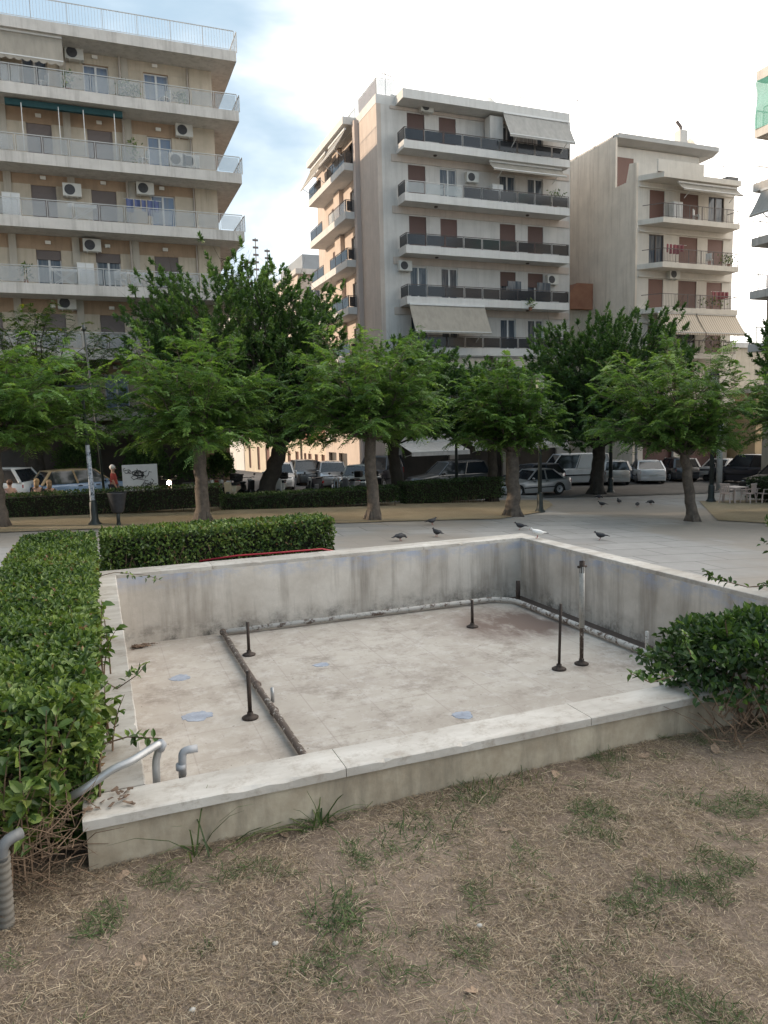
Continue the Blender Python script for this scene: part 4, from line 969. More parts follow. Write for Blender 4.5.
M_fro = glass_mat('frosted_rail_glass', (.42, .44, .45), .36, .3); M_smoke = glass_mat('smoked_rail_glass', (.035, .037, .042), .90, .12); M_clr = glass_mat('clear_rail_glass', (.45, .48, .48), .45, .12)
M_shop = mat('dark_shopfront', (.07, .062, .055), .5, .4, .6); M_roofdk = mat('roof_felt', (.16, .155, .15), .9, .2, 1)
M_pipe_w = mat('drain_pipe', (.36, .32, .28), .6, .15, 3)

# ---- the beige block on the left
b1 = thing('apartment_block', 'beige six storey apartment block with ochre wall bands and frosted balcony railings', 'building', (0, 41, -1.1))
F1 = Fac('S', 41.0); XL, XR = -26., 6.9
ztop = [20.615, 17.725, 14.665, 11.77, 8.70, 5.62, 2.62]      # undersides of roof slab and balcony slabs
cols = [-2.1+2.82*k for k in range(-8, 0)]
ops = []; zwin = []
for k in range(6):
    zc, zf = ztop[k], ztop[k+1]+.30
    zh = zf+2.08; zwin.append((zf, zh))
    for (a, b) in [(-2.12, -1.0), (.63, 1.80), (3.49, 4.69)] + [(c-.1, c+1.05) for c in cols]: ops.append((a, b, zf, zh))
mb = MB(); F1.wall(mb, XL, XR, -1.6, 21.0, ops + [(-20, 5.2, -1.25, 2.1)], .2); mb.box(XR-.02, XR, 41.0, 52, -1.6, 21.0)
mb.box(XL, XR, 51.8, 52, -1.6, 21); mb.box(XL, XL+.02, 41, 52, -1.6, 21); mb.build('wall', M_ochre, b1, world=True)
MB().box(-20.2, 5.4, 41.25, 41.3, -1.3, 2.2).build('shopfront', M_shop, b1, world=True)
M_pil = mat('cream_pilaster', (.42, .38, .32), .85, .08, 1, streak=.4)
for k in range(6):
    zf, zh = zwin[k]; zc = ztop[k]
    xs_ = [XL, *sum([[a, b] for (a, b) in sorted([(o[0], o[1]) for o in ops[:11]])], []), 5.72]
    for a, b in zip(xs_[0::2], xs_[1::2]):
        if b > -4.5: F1.box(MB(), max(a, -6)+.012, b-.012, 0.0, .03, zf, zh+.02).build('wall_panel', M_cream, b1, world=True)
    if k == 0:      # the top floor is cream right up to its ceiling
        F1.box(MB(), -8, 5.72, .002, .028, zh+.025, zc).build('wall_panel', M_cream, b1, world=True)
    F1.box(MB(), 5.74, 6.9, .0, .05, zf-.25, zc).build('end_panel', M_cream, b1, world=True)
    for c in (-5.96, -3.14, -.28, 2.58): F1.box(MB(), c-.17, c+.17, 0., .12, zf-.2, zc).build('pilaster', M_pil, b1, world=True)
MB().tube([(2.34, 40.8, 2.7), (2.34, 40.8, 20.6)], .055, 8).build('drain_pipe', M_pipe_w, b1, world=True)
style1 = [['pane', 'pane', 'pane'], ['shutter', 'shutter', 'pane'], ['shutter', 'shutter', 'pane'], ['half', 'half', 'shutter'], ['shutter', 'shutter', 'shutter'], ['shutter', 'pane', 'shutter']]
for k in range(6):
    zf, zh = zwin[k]
    for j, (a, b) in enumerate([(-2.12, -1.0), (.63, 1.80), (3.49, 4.69)]):
        s = style1[k][j]; window(b1, F1, a, b, zf, zh, 'pane' if s == 'pane' else 'shutter', 1. if s == 'shutter' else .22, pane=M_paneb if s == 'pane' else M_pane)
    for c in cols[4:]: window(b1, F1, c-.1, c+1.05, zf, zh, 'shutter', 1.)
    for u in (-1.55, 1.22, 4.06): wall_lamp(b1, F1, u, .0 if k else .03, zh+.36)
for k in range(1, 7):
    mb = MB(); z = ztop[k]; mb.box(XL, 7.97, 39.5, 40.995, z, z+.50); mb.box(XR+.003, 7.97, 40.995, 50.5, z, z+.50)
    bal = mb.build('balcony', M_slab, b1, world=True)
    if k < 6:
        ra = railing(bal, F1, -8.4, 7.9, 1.42, z+.5, .82, M_alu, M_fro, 1.18)
        railing(bal, Fac('W', 7.97), 39.62, 50.3, -.07, z+.5, .82, M_alu, M_fro, 1.3)
mb = MB(); mb.box(XL, 7.97, 39.5, 52.2, 20.615, 21.11); rf = mb.build('roof', M_slab, b1, world=True)
railing(rf, F1, -14, 7.9, 1.42, 21.11, .98, M_alu, None, 1.6, bars=.14, r=.02); railing(rf, Fac('W', 7.97), 39.62, 51, -.07, 21.11, .98, M_alu, None, 1.6, bars=.14, r=.02)
for u, o, z in [(.28, .03, 20.42), (5.33, .03, 17.42), (4.84, .7, 15.70), (5.50, .7, 15.68), (-.26, .12, 13.95), (3.21, .12, 14.33), (.48, .12, 11.36), (-.88, .03, 8.5)]: ac_unit(b1, F1, u, o, z)
awning(b1, F1, -6.2, -.22, 20.52, 1.25, 19.45, 1.42, M_awn, False, .22, True, .0)
MB().box(-2.9, 2.3, 39.9, 40.1, 17.38, 17.66).build('rolled_awning', M_awnt, b1, world=True)
for u in (-2.2, -.6, .5, 1.9): MB().bar((u, 39.75, 17.45), (u, 39.7, 15.3), .035).build('awning_arm', M_frw, b1, world=True)
awning(b1, F1, -.6, 3.1, 2.75, .1, 2.15, 2.4, M_awn, False, .3, True)
M_leafp = M_hedge
def pot_plant(label, F, u, o, z, h, n=90, kind='potted_plant', grp='plants on the balconies', w=.16):
    x, y, zz = F.pt(u, o, z); t = thing(kind, label, 'plant', (x, y, zz), 0, grp)
    MB().lathe([(.09, 0), (.13, .22), (.14, .22), (.12, .2)], n=10).build('pot', mat('clay_pot', (.25, .12, .07), .8, .2, 5), t)
    P = np.stack([rng.normal(0, w, n), rng.normal(0, .14, n), .2+h*rng.random(n)], 1); D = unit(rng.normal(0, 1, (n, 3))+np.array([0, 0, .6]))
    link('foliage', quads_mesh('foliage', leaf_quads(P, D, unit(rng.normal(0, .6, (n, 3))+np.array([0, 0, .7])), np.full(n, .17), np.full(n, .08)), rng.random(n)*.9), M_leafp, t)
for lb, u, o, z, h in [('plant trailing over the top balcony rail left of its first blue window', -.1, 1.1, 18.22, .75), ('round potted plant on the top balcony between its two windows', 2.45, .8, 18.22, .85), ('tall potted plant on the top balcony by the drain pipe', 2.85, .8, 18.22, .7), ('thin potted plant on the top balcony right of the last window', 5.2, .8, 18.22, .6), ('dark cypress like pot plant on the second balcony', 2.75, .6, 15.17, 1.25), ('potted plant on the fourth balcony beside a column', -2.6, 1., 9.2, .8)]: pot_plant(lb, F1, u, o, z, h)
M_junk = mat('grey_plastic', (.33, .33, .34), .6, .2, 5)
def clothes_rack(label, u, o, z, L):
    x, y, zz = F1.pt(u, o, z); t = thing('drying_rack', label, 'drying rack', (x, y, zz), 0, 'things stored on the balconies')
    mb = MB()
    for s in (-.22, .22): mb.bar((-L/2, s, .0), (L/2, s, .75), .03); mb.bar((-L/2, s, .75), (L/2, s, .0), .03)
    mb.build('legs', M_frw, t); mb = MB()
    for s in range(-4, 5): mb.bar((-L*.6, s*.07, .77), (L*.6, s*.07, .77), .015)
    mb.build('rails', M_frw, t)
def clutter(kind, label, F, u, o, z):
    x, y, zz = F.pt(u, o, z)
    if kind == 'chair':
        t = thing('balcony_chair', label, 'chair', (x, y, zz), rnd.uniform(0, 6), 'things stored on the balconies')
        MB().box(-.2, .2, -.2, .2, .42, .45).build('seat', M_frw, t); MB().box(-.2, .2, -.22, -.18, .47, .86).build('backrest', M_frw, t)
        for a in (-.18, .18):
            for b in (-.18, .18): MB().box(a-.02, a+.02, b-.02, b+.02, 0, .42).build('leg', M_frw, t)
    elif kind == 'cupboard':
        t = thing('balcony_cupboard', label, 'cupboard', (x, y, zz), 0, 'things stored on the balconies')
        MB().box(-.4, .4, -.2, .2, 0, 1.25).build('carcass', M_ac, t, bev=.015)
        for s in (-1, 1): MB().box(s*.2-.18, s*.2+.18, -.225, -.203, .05, 1.2).build('door', M_frw, t, bev=.006)
    else:
        t = thing('washing_line', label, 'washing', (x, y, zz), 0, 'things stored on the balconies'); c = rnd.choice([(.08, .10, .2), (.45, .43, .42), (.25, .08, .09), (.12, .2, .22)])
        MB().bar((-.9, 0, 1.25), (.9, 0, 1.25), .015).build('line', M_frw, t); mb = MB(); q = -.8
        while q < .7:
            w_ = rnd.uniform(.2, .45); h_ = rnd.uniform(.35, .75); n = 6
            for i in range(n):
                a, b = q+w_*i/n, q+w_*(i+1)/n; f = lambda v: .03*math.sin(v*19)
                mb.add([(a, f(a), 1.25), (b, f(b), 1.25), (b, f(b)*2, 1.25-h_), (a, f(a)*2, 1.25-h_)], [(0, 1, 2, 3)])
            q += w_+.06
        mb.build('laundry', mat('laundry_cloth', c, .95, .25, 3), t)
clutter('washing', 'laundry on the third balcony of the beige block near the drain pipe', F1, 3.0, 1.1, 12.3)
clutter('cupboard', 'white cupboard on the fourth balcony under the big air conditioner', F1, .1, .4, 9.2); clutter('cupboard', 'white cupboard at the left edge of the third balcony', F1, -3.0, .4, 12.3)
clutter('chair', 'white chair on the top balcony before its right window', F1, 4.4, .8, 18.22); clutter('chair', 'white chair on the second balcony left of the two floor standing coolers', F1, 3.2, .8, 15.18); clutter('chair', 'white chair on the fourth balcony before the middle window', F1, 1.7, .9, 9.2); clutter('chair', 'chair on the top balcony under the awning', F1, -1.2, .8, 18.22)
clutter('cupboard', 'cupboard on the top balcony at its left edge behind the awning', F1, -2.6, .4, 18.22)
MB().tube([(5.66, 40.9, 2.7), (5.66, 40.9, 20.6)], .04, 8).build('drain_pipe', M_pipe_w, b1, world=True)
clothes_rack('folding drying rack on the fourth balcony near its right window', 2.4, 1.0, 9.2, 1.2); clothes_rack('drying rack on the third balcony under the air conditioner', .15, 1.0, 12.3, 1.1); clothes_rack('drying rack on the fourth balcony under the left window', -.9, 1.0, 9.2, 1.)

# ---- the white block in the middle
b2 = thing('apartment_block', 'white corner apartment block with smoked glass balcony bands and maroon shutters', 'building', (24, 43.2, -2))
F2 = Fac('S', 43.2); FW = Fac('W', 17.3); XR2 = 30.95
zs2 = [18.43, 15.40, 12.36, 9.33, 6.28, 3.25]; WX = [(19.02, 20.2), (21.18, 22.36), (25.48, 26.66), (27.6, 28.8)]
ops = [(a, b, z+.5, z+2.52) for z in zs2 for a, b in WX] + [(18.2, 21.6, -2.2, .95), (22.2, 25.6, -2.2, .95), (26.2, 29.9, -2.2, .95)]
wops = [(a, b, z+.5, z+2.45) for z in zs2 for a, b in [(48.1, 49.2), (52.4, 53.4)]] + [(51.6, 53.6, -3., .0), (54.2, 56.2, -3., .0)]
mb = MB(); F2.wall(mb, 17.3, XR2, -2.9, 21.25, ops, .2); mb.box(XR2-.02, XR2, 43.2, 57, -2.9, 21.25); mb.box(17.3, XR2, 56.98, 57, -2.9, 21.25); mb.build('wall', M_white, b2, world=True)
mb = MB(); FW.wall(mb, 43.2, 57, -3.2, 21.25, wops, .2); mb.build('side_wall', M_pink, b2, world=True)
MB().box(18, 30.5, 43.46, 43.5, -2.4, 1.1).build('shopfront', M_shop, b2, world=True); MB().box(17.55, 17.6, 51, 57, -3.2, 1.1).build('shopfront', M_shop, b2, world=True)
MB().box(17.02, 17.297, 43.203, 46.35, -2.6, 21.45).build('pier', M_pink, b2, world=True); MB().box(16.72, 17.297, 46.355, 46.8, -2.6, 21.45).build('pier', M_pier, b2, world=True)
mb = MB()
for z in zs2[:-1]+[21.25+0]:
    F2.box(mb, 18.0, XR2-.15, .0, .05, (z-.42), z+.0) if z < 21 else None
for z in zs2: F2.box(mb, 17.9, XR2-.12, .0, .06, z+2.60, z+3.02 if z < 18 else 21.2)
mb.build('lintel_band', M_pink, b2, world=True)
st2 = [['s', 's', 'p', 'p'], ['s', 'p', 'p', 'p'], ['s', 's', 's', 's'], ['p', 'p', 'h', 'h'], ['p', 'p', 'p', 'p'], ['p', 'p', 'p', 'p']]
for z, row in zip(zs2, st2):
    for (a, b), s in zip(WX, row): window(b2, F2, a, b, z+.5, z+2.52, 'shutter' if s != 'p' else 'pane', {'s': 1., 'h': .45, 'p': 1.}[s], sh=M_shr)
    for a, b in [(48.1, 49.2), (52.4, 53.4)]: window(b2, FW, a, b, z+.5, z+2.45, 'pane' if a < 50 else 'shutter', 1., sh=M_shr, fr=M_frd)
M_slabw = mat('white_slab', (.58, .57, .55), .8, .07, 1.5, streak=.5, grime=(.40, .38, .36))
for k, z in enumerate(zs2):
    bal = MB().box(18.26, 30.05, 42.0, 43.197, z, z+.47).build('balcony', M_slabw, b2, world=True)
    if k == 1:
        railing(bal, F2, 18.32, 22.2, 1.15, z+.47, .72, M_alu, M_clr, 1.3); railing(bal, F2, 22.22, 30., 1.15, z+.47, .72, M_frd, M_smoke, 1.3)
        railing(bal, Fac('W', 18.30), 42.1, 43.1, 0, z+.47, .72, M_frd, M_smoke, 1.)
    else: railing(bal, F2, 18.32, 30.0, 1.15, z+.47, .72, M_frd, M_smoke, 1.3, ends=1.0)
    MB().lathe([(.09, 0), (.13, .05), (.1, .08)], (20.6, 42.6, z-.08), 10).build('ceiling_lamp', M_frd, b2, world=True); MB().lathe([(.09, 0), (.13, .05), (.1, .08)], (27.2, 42.6, z-.08), 10).build('ceiling_lamp', M_frd, b2, world=True)
    zl = z+.05; balw = MB().box(16.1, 17.297, 46.81, 55.3, zl, zl+.45).build('balcony', M_slabw, b2, world=True)
    if k > 0 or True:
        railing(balw, Fac('W', 16.16), 46.9, 50.6, 0, zl+.45, .75, M_frd, M_smoke if k != 1 else M_clr, 1.2); railing(balw, Fac('W', 16.16), 52.2, 55.2, 0, zl+.45, .75, M_frd, M_smoke, 1.2)
        railing(balw, Fac('S', 46.88), 16.18, 16.7, 0, zl+.45, .75, M_frd, M_smoke, 1.)
    MB().box(17.0, 17.296, 50.7, 52.0, zl+.46, zl+2.98 if k else 21.2).build('wall_fin', M_pink, b2, world=True)
mb = MB(); mb.box(18.26, 30.05, 42.0, 43.2, 21.25, 21.78); mb.box(17.0, XR2, 43.2, 57, 21.25, 21.78); rf = mb.build('roof', M_slabw, b2, world=True)
MB().box(16.1, 17.0, 46.81, 55.4, 21.3, 21.75).build('roof_eave', M_slabw, b2, world=True)
MB().box(18.2, XR2-.2, 43.6, 43.85, 21.78, 22.05).build('parapet', M_slabw, b2, world=True)
railing(rf, Fac('W', 17.1), 43.35, 46.5, 0, 21.78, .95, M_alu, mat('grey_parapet_panel', (.25, .25, .27), .5, .1, 2), 1.); railing(rf, F2, 17.12, 18.25, 0.-.1, 21.78, .95, M_alu, M_clr, 1.); railing(rf, Fac('W', 17.0), 46.9, 50.2, 0, 21.78, .6, M_alu, M_clr, 1.2)
for u, o, z in [(20.23, .06, 21.30), (23.36, .0, 17.48), (18.60, .0, 11.80), (29.37, .0, 11.45)]: ac_unit(b2, F2, u, o, z)
MB().box(24.3, 25.25, 42.3, 43.0, 18.92, 21.1).build('balcony_cabinet', M_white, b2, bev=.02, world=True)
awning(b2, F2, 25.1, 29.95, 21.2, 1.15, 19.72, 1.95, M_awng, True, .16); awning(b2, F2, 24.2, 29.6, 18.3, .9, 17.75, 1.5, M_awn, True, .12)
awning(b2, F2, 18.38, 23.6, 9.28, 1.25, 7.62, 2.1, M_awn, True, .12); awning(b2, F2, 20.9, 23.6, 6.2, 1., 5.45, 1.9, M_awn, True, .12); awning(b2, F2, 24.3, 29.6, 6.2, 1., 5.55, 1.8, M_awn, True, .12)
awning(b2, F2, 17.9, 21.9, .85, .05, .32, 2.2, M_awnw, True, .25, sag=.02); awning(b2, F2, 22.4, 29.5, .95, .05, .5, 2.0, M_awnw, True, .25, sag=.02)
awning(b2, FW, 46.95, 50.5, 21.0, 1.0, 19.9, 1.7, M_awng, True, .12); awning(b2, FW, 51.2, 55.2, 21.0, 1.0, 19.6, 1.8, M_awn, True, .12)
ac_unit(b2, FW, 54.6, .0, 1.2); 
for u in (26.05, 28.3): MB().box(u-.5, u+.5, 42.35, 42.42, 9.85, 11.1).build('balcony_screen', M_pane, b2, world=True)
pot_plant('small plant hanging over the third white slab', F2, 27.0, 1.25, 9.2, .5, 80); pot_plant('row of plants at the right end of the second balcony of the white block', F2, 29.2, .8, 15.87, .95, 120, w=.4)
def antenna(bld, x, y, z, h, dirn=1.):
    mb = MB().tube([(x, y, z), (x, y, z+h)], .02, 6); a = Vector((.8*dirn, .45, .1))
    p = Vector((x, y, z+h-.1)); mb.bar(p-a*.5, p+a*.9, .03)
    for i in range(6): q = p+a*(-.4+.22*i); mb.bar(q-Vector((.15, -.3, 0)), q+Vector((.15, -.3, 0)), .015)
    mb.build('antenna', M_iron, bld, world=True)
def dish(bld, x, y, z, r, rz):
    mb = MB(); prof = [(r*k/8, .25*r*(k/8)**2) for k in range(9)]; prof[0] = (.01, 0)
    vs = []; n = 16; Rm = Matrix.Rotation(rz, 3, 'Z') @ Matrix.Rotation(R(60), 3, 'X')
    for (a, b) in prof:
        for k in range(n): vs.append(Vector((x, y, z)) + Rm @ Vector((a*math.cos(2*PI*k/n), a*math.sin(2*PI*k/n), b)))
    mb.add(vs, [(i*n+k, i*n+(k+1) % n, (i+1)*n+(k+1) % n, (i+1)*n+k) for i in range(8) for k in range(n)]); mb.tube([(x, y, z-.8), (x, y, z)], .03, 6)
    o = mb.build('satellite_dish', M_ac, bld, True, world=True); o.modifiers.new('thickness', 'SOLIDIFY').thickness = .01
antenna(b2, 18.8, 46, 21.8, 2.6); antenna(b2, 29.4, 47, 21.8, 3.0, -1.); dish(b2, 25.6, 44.4, 22.7, .55, .4); dish(b2, 29.6, 44.6, 22.4, .35, -.4)
# ---- the pale block on the right
b3 = thing('apartment_block', 'narrow pale concrete apartment block with bare stained side wall and red brown balcony doors', 'building', (38, 40.2, -2.2))
F3 = Fac('S', 40.2); M_conc = mat('bare_concrete', (.70, .615, .52), .9, .10, .8, streak=.55, grime=(.36, .28, .22)); M_b3 = mat('pale_plaster', (.60, .56, .50), .85, .08, 1.2, streak=.35, grime=(.36, .33, .29))
zs3 = [17.42, 14.62, 11.80, 8.92, 5.95, 2.9]; dX = [(35.05, 36.3), (37.6, 39.2), (40.1, 41.5)]
ops = [(a, b, z+.34, z+2.35) for z in zs3[1:] for a, b in dX] + [(34.8, 37.5, -2.2, 1.9), (38.2, 41.6, -2.2, 1.9)]
mb = MB(); F3.wall(mb, 34.1, 42.4, -2.6, 17.42, ops, .2); mb.box(42.38, 42.4, 40.2, 56, -2.6, 17.42); mb.build('wall', M_b3, b3, world=True)
side = [(40.2, -2.6), (40.2, 18.55), (40.9, 18.7), (41.2, 17.6), (42.3, 17.6), (42.3, 20.9), (56, 20.9), (56, -2.6)]
MB().prism(side, 'x', 33.95, 34.098).build('side_wall', M_conc, b3, world=True)
MB().box(34.1, 42.3, 40.43, 40.5, -2.3, 2.1).build('shopfront', mat('dark_red_shopfront', (.075, .03, .026), .6, .5, .5), b3, world=True)
for k, z in enumerate(zs3[1:]):
    for a, b in dX: window(b3, F3, a, b, z+.34, z+2.35, 'shutter' if (k+int(a)) % 4 else 'pane', .97, fr=M_frd, sh=M_shd)
    MB().box(34.15, 42.2, 40.06, 40.198, z+2.42, z+2.5).build('lintel_band', M_b3, b3, world=True)
for k, z in enumerate(zs3):
    poly = [(34.1, 40.197), (35.15, 39.0), (41.72, 39.0), (41.72, 40.197)]
    bal = MB().prism(poly, 'z', z, z+.33).build('balcony', M_b3, b3, world=True)
    if k == 0: railing(bal, F3, 38.6, 41.66, 1.15, z+.33, .8, M_iron, None, 1.4)
    elif k < 5: railing(bal, F3, 35.2, 41.66, 1.15, z+.33, .88, M_iron, None, 1.1, bars=.13, ends=0)
    if 0 < k < 5: railing(bal, Fac('W', 41.68), 39.08, 40.1, 0, z+.33, .88, M_iron, None, 1., bars=.13, name='end_railing'); MB().bar((34.3, 40.0, z+1.2), (35.2, 39.05, z+1.2), .04).build('rail_return', M_iron, b3, world=True)
# set-back top floor with its deep canopy
mb = MB(); mb.box(34.1, 41.9, 43.0, 55, 17.75, 20.6); mb.build('top_floor_wall', M_b3, b3, world=True)
F3t = Fac('S', 43.0); 
for a, b in [(34.6, 36.0), (38.2, 39.2), (40.3, 41.3)]:
    mb = MB(); F3t.box(mb, a, b, .003, .05, 17.8, 19.9); mb.build('door', M_shd, b3, world=True)
MB().prism([(42.75, 20.62), (42.2, 20.85), (42.2, 21.15), (56, 21.2), (56, 20.62)], 'x', 34.1, 42.95).build('roof', mat('grey_roof', (.40, .39, .37), .8, .1, 1.), b3, world=True)
MB().prism([(39.05, 17.75), (39.05, 18.5), (39.15, 18.5), (39.15, 17.75)], 'x', 34.7, 38.5).build('parapet', M_b3, b3, world=True)
MB().box(41.0, 42.0, 39.5, 40.1, 17.75, 18.15).build('parapet', M_roofdk, b3, world=True)
MB().box(42.0, 42.7, 45, 45.6, 21.3, 23.3).build('chimney', M_white, b3, world=True); mb = MB(); mb.tube([(42.3, 45.3, 23.3), (42.3, 45.3, 23.6), (41.9, 45.3, 23.95)], .12, 8); mb.build('chimney_cowl', M_iron, b3, world=True)
dish(b3, 42.5, 44.5, 22.0, .5, 1.2); antenna(b3, 34.3, 47, 21.2, 4.0); ac_unit(b3, F3, 37.0, .0, 11.6)
mb = MB(); railing(rf, Fac('W', 34.0), 42.6, 53, 0, 20.9, .9, M_iron, None, 2.)
awning(b3, F3, 36.5, 41.6, 17.25, .95, 16.75, 1.5, M_awn, True, .12)
M_strip, nt_, b_, o_ = new_mat('striped_awning'); P_ = coords(nt_, 'pos'); wv_ = nd(nt_, 'ShaderNodeTexWave', bands_direction='X'); wv_.inputs['Scale'].default_value = 1.6; nt_.links.new(P_, wv_.inputs[0])
nt_.links.new(mixc(nt_, ramp(nt_, wv_.outputs[1], [(.45, 0.), (.55, 1.)]), (.56, .49, .40), (.36, .30, .24)), b_.inputs['Base Color']); b_.inputs['Roughness'].default_value = .9
awning(b3, F3, 34.9, 38.1, 8.85, 1.1, 7.55, 2.0, M_strip, True, .15, sides=True); awning(b3, F3, 38.2, 41.7, 8.85, 1.1, 7.55, 2.0, M_strip, True, .15)
pot_plant('bushy plants under the striped awning', F3, 36.6, 1.0, 6.28, 1.0, 220, w=.7); pot_plant('big leafy plant under the right striped awning', F3, 40.4, 1.0, 6.28, 1.0, 200, w=.7)
pot_plant('plants on the lowest iron railed balcony above the striped awning', F3, 39.6, 1.0, 9.25, .55, 90, w=.5); pot_plant('plant at the right end of the middle iron railed balcony', F3, 41.0, 1.0, 12.1, .6, 80, w=.4)
clutter('chair', 'white chair on the upper red brown door balcony', F3, 38.4, .7, 14.95); clutter('chair', 'white chair on the middle red brown door balcony', F3, 39.6, .7, 12.13); clutter('washing', 'laundry at the left of the middle balcony of the pale block', F3, 36.6, .8, 12.13); clutter('washing', 'laundry at the right of the lower iron railed balcony', F3, 40.6, .8, 9.25); clutter('cupboard', 'cupboard on the upper iron railed balcony', F3, 36.9, .4, 14.95)
clutter('chair', 'chair on the second white balcony beside the air conditioner', F2, 24.4, .7, 15.87); clutter('cupboard', 'cupboard on the second white balcony by the retracted awning', F2, 25.0, .4, 15.87); clutter('washing', 'washing on the top white balcony in the awning shade', F2, 26.9, .7, 18.9)
# ---- the block at the right edge of the picture
b4 = thing('apartment_block', 'apartment block at the right edge with green netting round its top balcony', 'building', (36, 24, -2.2))
mb = MB(); mb.box(35.3, 46, 14, 31.0, -2.4, 20.2); mb.build('wall', M_cream, b4, world=True); FB = Fac('W', 34.0)
M_net = glass_mat('green_netting', (.10, .34, .28), .7, .8)
for k, (z, th) in enumerate([(19.65, .5), (16.78, .45), (14.0, .42), (11.15, .42), (8.35, .42), (5.5, .42)]):
    mb = MB(); mb.prism([(34.0, 16), (34.0, 31.0), (35.297, 31.0), (35.297, 16)], 'z', z, z+th); bal = mb.build('balcony', M_slab, b4, world=True)
    if k > 0: railing(bal, FB, 16.2, 30.5, -.05, z+th, .95, M_alu, None, 1.2, bars=.13); railing(bal, Fac('S', 30.95), 34.05, 35.2, 0, z+th, .95, M_alu, None, 1., bars=.13)
    for y in (18, 21.5, 25, 28.3): window(b4, Fac('W', 35.28), y, y+1.3, z+th, z+th+2.1, 'shutter', .7, rec=-.06) if k else None
k = 14; mb = MB(); vs = []
for i in range(k+1):
    for j in range(9): y = 22+9*i/k; zz = 17.2+2.45*j/8; vs.append((34.0-.02+.10*math.sin(i*1.7+j*.6)+.05*math.sin(j*1.3), y, zz))
mb.add(vs, [(i*9+j, i*9+j+1, (i+1)*9+j+1, (i+1)*9+j) for i in range(k) for j in range(8)]); vs = []
for i in range(5):
    for j in range(9): x = 34+1.25*i/4; zz = 17.2+2.45*j/8; vs.append((x, 31.0+.06*math.sin(i*2+j), zz))
mb.add(vs, [(i*9+j, i*9+j+1, (i+1)*9+j+1, (i+1)*9+j) for i in range(4) for j in range(8)])
nn = mb.build('netting', M_net, b4, True, world=True)
mb = MB(); vs = []
for i in range(9):
    for j in range(5): vs.append((34.0+.05*math.sin(i*1.3), 24+7*i/8, 20.15+.7*j/4*(.6+.4*math.sin(i*.9+1))))
mb.add(vs, [(i*5+j, i*5+j+1, (i+1)*5+j+1, (i+1)*5+j) for i in range(8) for j in range(4)]); mb.build('netting', M_net, b4, True, world=True)
awning(b4, FB, 24., 30.5, 13.9, -.05, 12.6, .75, M_awng, True, .12)
# ---- low houses
M_tile, nt_, b_, o_ = new_mat('clay_roof_tiles'); P_ = coords(nt_, 'pos'); wv_ = nd(nt_, 'ShaderNodeTexWave', bands_direction='Y'); wv_.inputs['Scale'].default_value = 1.4; wv_.inputs['Distortion'].default_value = .6; nt_.links.new(P_, wv_.inputs[0])
c_ = mixc(nt_, tex_noise(nt_, P_, 1.5, 6, .7), (.20, .075, .045), (.44, .22, .13)); nt_.links.new(c_, b_.inputs['Base Color']); b_.inputs['Roughness'].default_value = .9; bump(nt_, b_, wv_.outputs[1], .8, .08)
h1 = thing('tiled_house', 'house with red tiled roof squeezed between the white block and the pale block', 'house', (33, 47, -2.2))
MB().box(31.2, 33.9, 45, 56, -2.4, 9.9).build('wall', M_cream, h1, world=True)
MB().prism([(31.0, 9.9), (33.93, 9.9), (33.93, 11.7), (32.6, 11.7)], 'y', 44.6, 56).build('roof', M_tile, h1, world=True)
MB().box(31.3, 33.6, 47.5, 49, 11.0, 12.2).build('chimney', M_pink, h1, world=True)
MB().prism([(47.2, 12.2), (49.3, 12.2), (48.2, 12.75)], 'x', 31.2, 33.7).build('roof_cap', M_tile, h1, world=True)
def row_house(label, y0, y1, x, zw, ridge, wallm, doors):
    t = thing('row_house', label, 'house', (x, y0, -2.6), 0, 'old low houses along the side street'); F = Fac('W', x); ops = [(a, b, -2.6, -2.6+h) for a, b, h in doors]
    mb = MB(); F.wall(mb, y0, y1, -3.3, zw, ops, .25); mb.box(x, x+8, y0, y0+.1, -3.3, zw); mb.build('wall', wallm, t, world=True)
    for a, b, h in doors: F.box(MB(), a, b, -.22, -.16, -2.9, -2.6+h).build('door', M_shd, t, world=True)
    MB().prism([(x-.25, zw), (x+4, ridge), (x+8, zw)], 'y', y0-.1, y1+.1).build('roof', M_tile, t, world=True)
M_warm = mat('warm_plaster', (.55, .46, .37), .9, .12, .8, streak=.4)
row_house('nearest old low house with orange tiled roof along the side street', 57.2, 65, 17.5, .9, 2.8, M_warm, [(58, 59, 2.3), (60, 61, 2.3), (62, 63.1, 2.3), (63.7, 64.5, 2.3)])
row_house('second old low house with lower tiled roof further up the side street', 65.3, 74, 17.4, 1.0, 2.6, M_warm, [(66, 67.2, 2.4), (69, 70.2, 2.4), (72, 73, 2.4)])
row_house('pale old house with wide entrance far up the side street', 74.3, 90, 16.9, 1.6, 3.4, M_cream, [(76, 78, 2.6), (81, 82.4, 2.6), (86, 87.3, 2.6)])
hz = thing('low_house', 'low ochre house beyond the parked black off road car', 'house', (50, 42, -2.3)); MB().box(43.2, 62, 38.5, 50, -2.5, 3.6).build('wall', mat('ochre_house', (.48, .36, .22), .9, .12, .8, streak=.4), hz, world=True); MB().box(42.9, 62.3, 38.2, 50.3, 3.6, 3.9).build('roof', M_slab, hz, world=True)
for u in (44., 46.6, 49.6, 53, 56): F_ = Fac('S', 38.49); F_.box(MB(), u, u+1.3, 0, .06, -2.25, .3).build('door', M_shd, hz, world=True)
hz = thing('apartment_block', 'far pale block showing low between the two right hand blocks', 'building', (70, 60, -2.3)); MB().box(56, 90, 58, 70, -2.5, 9).build('wall', M_cream, hz, world=True); MB().box(55.7, 90.3, 57.7, 70.3, 9, 9.5).build('roof', M_slab, hz, world=True)
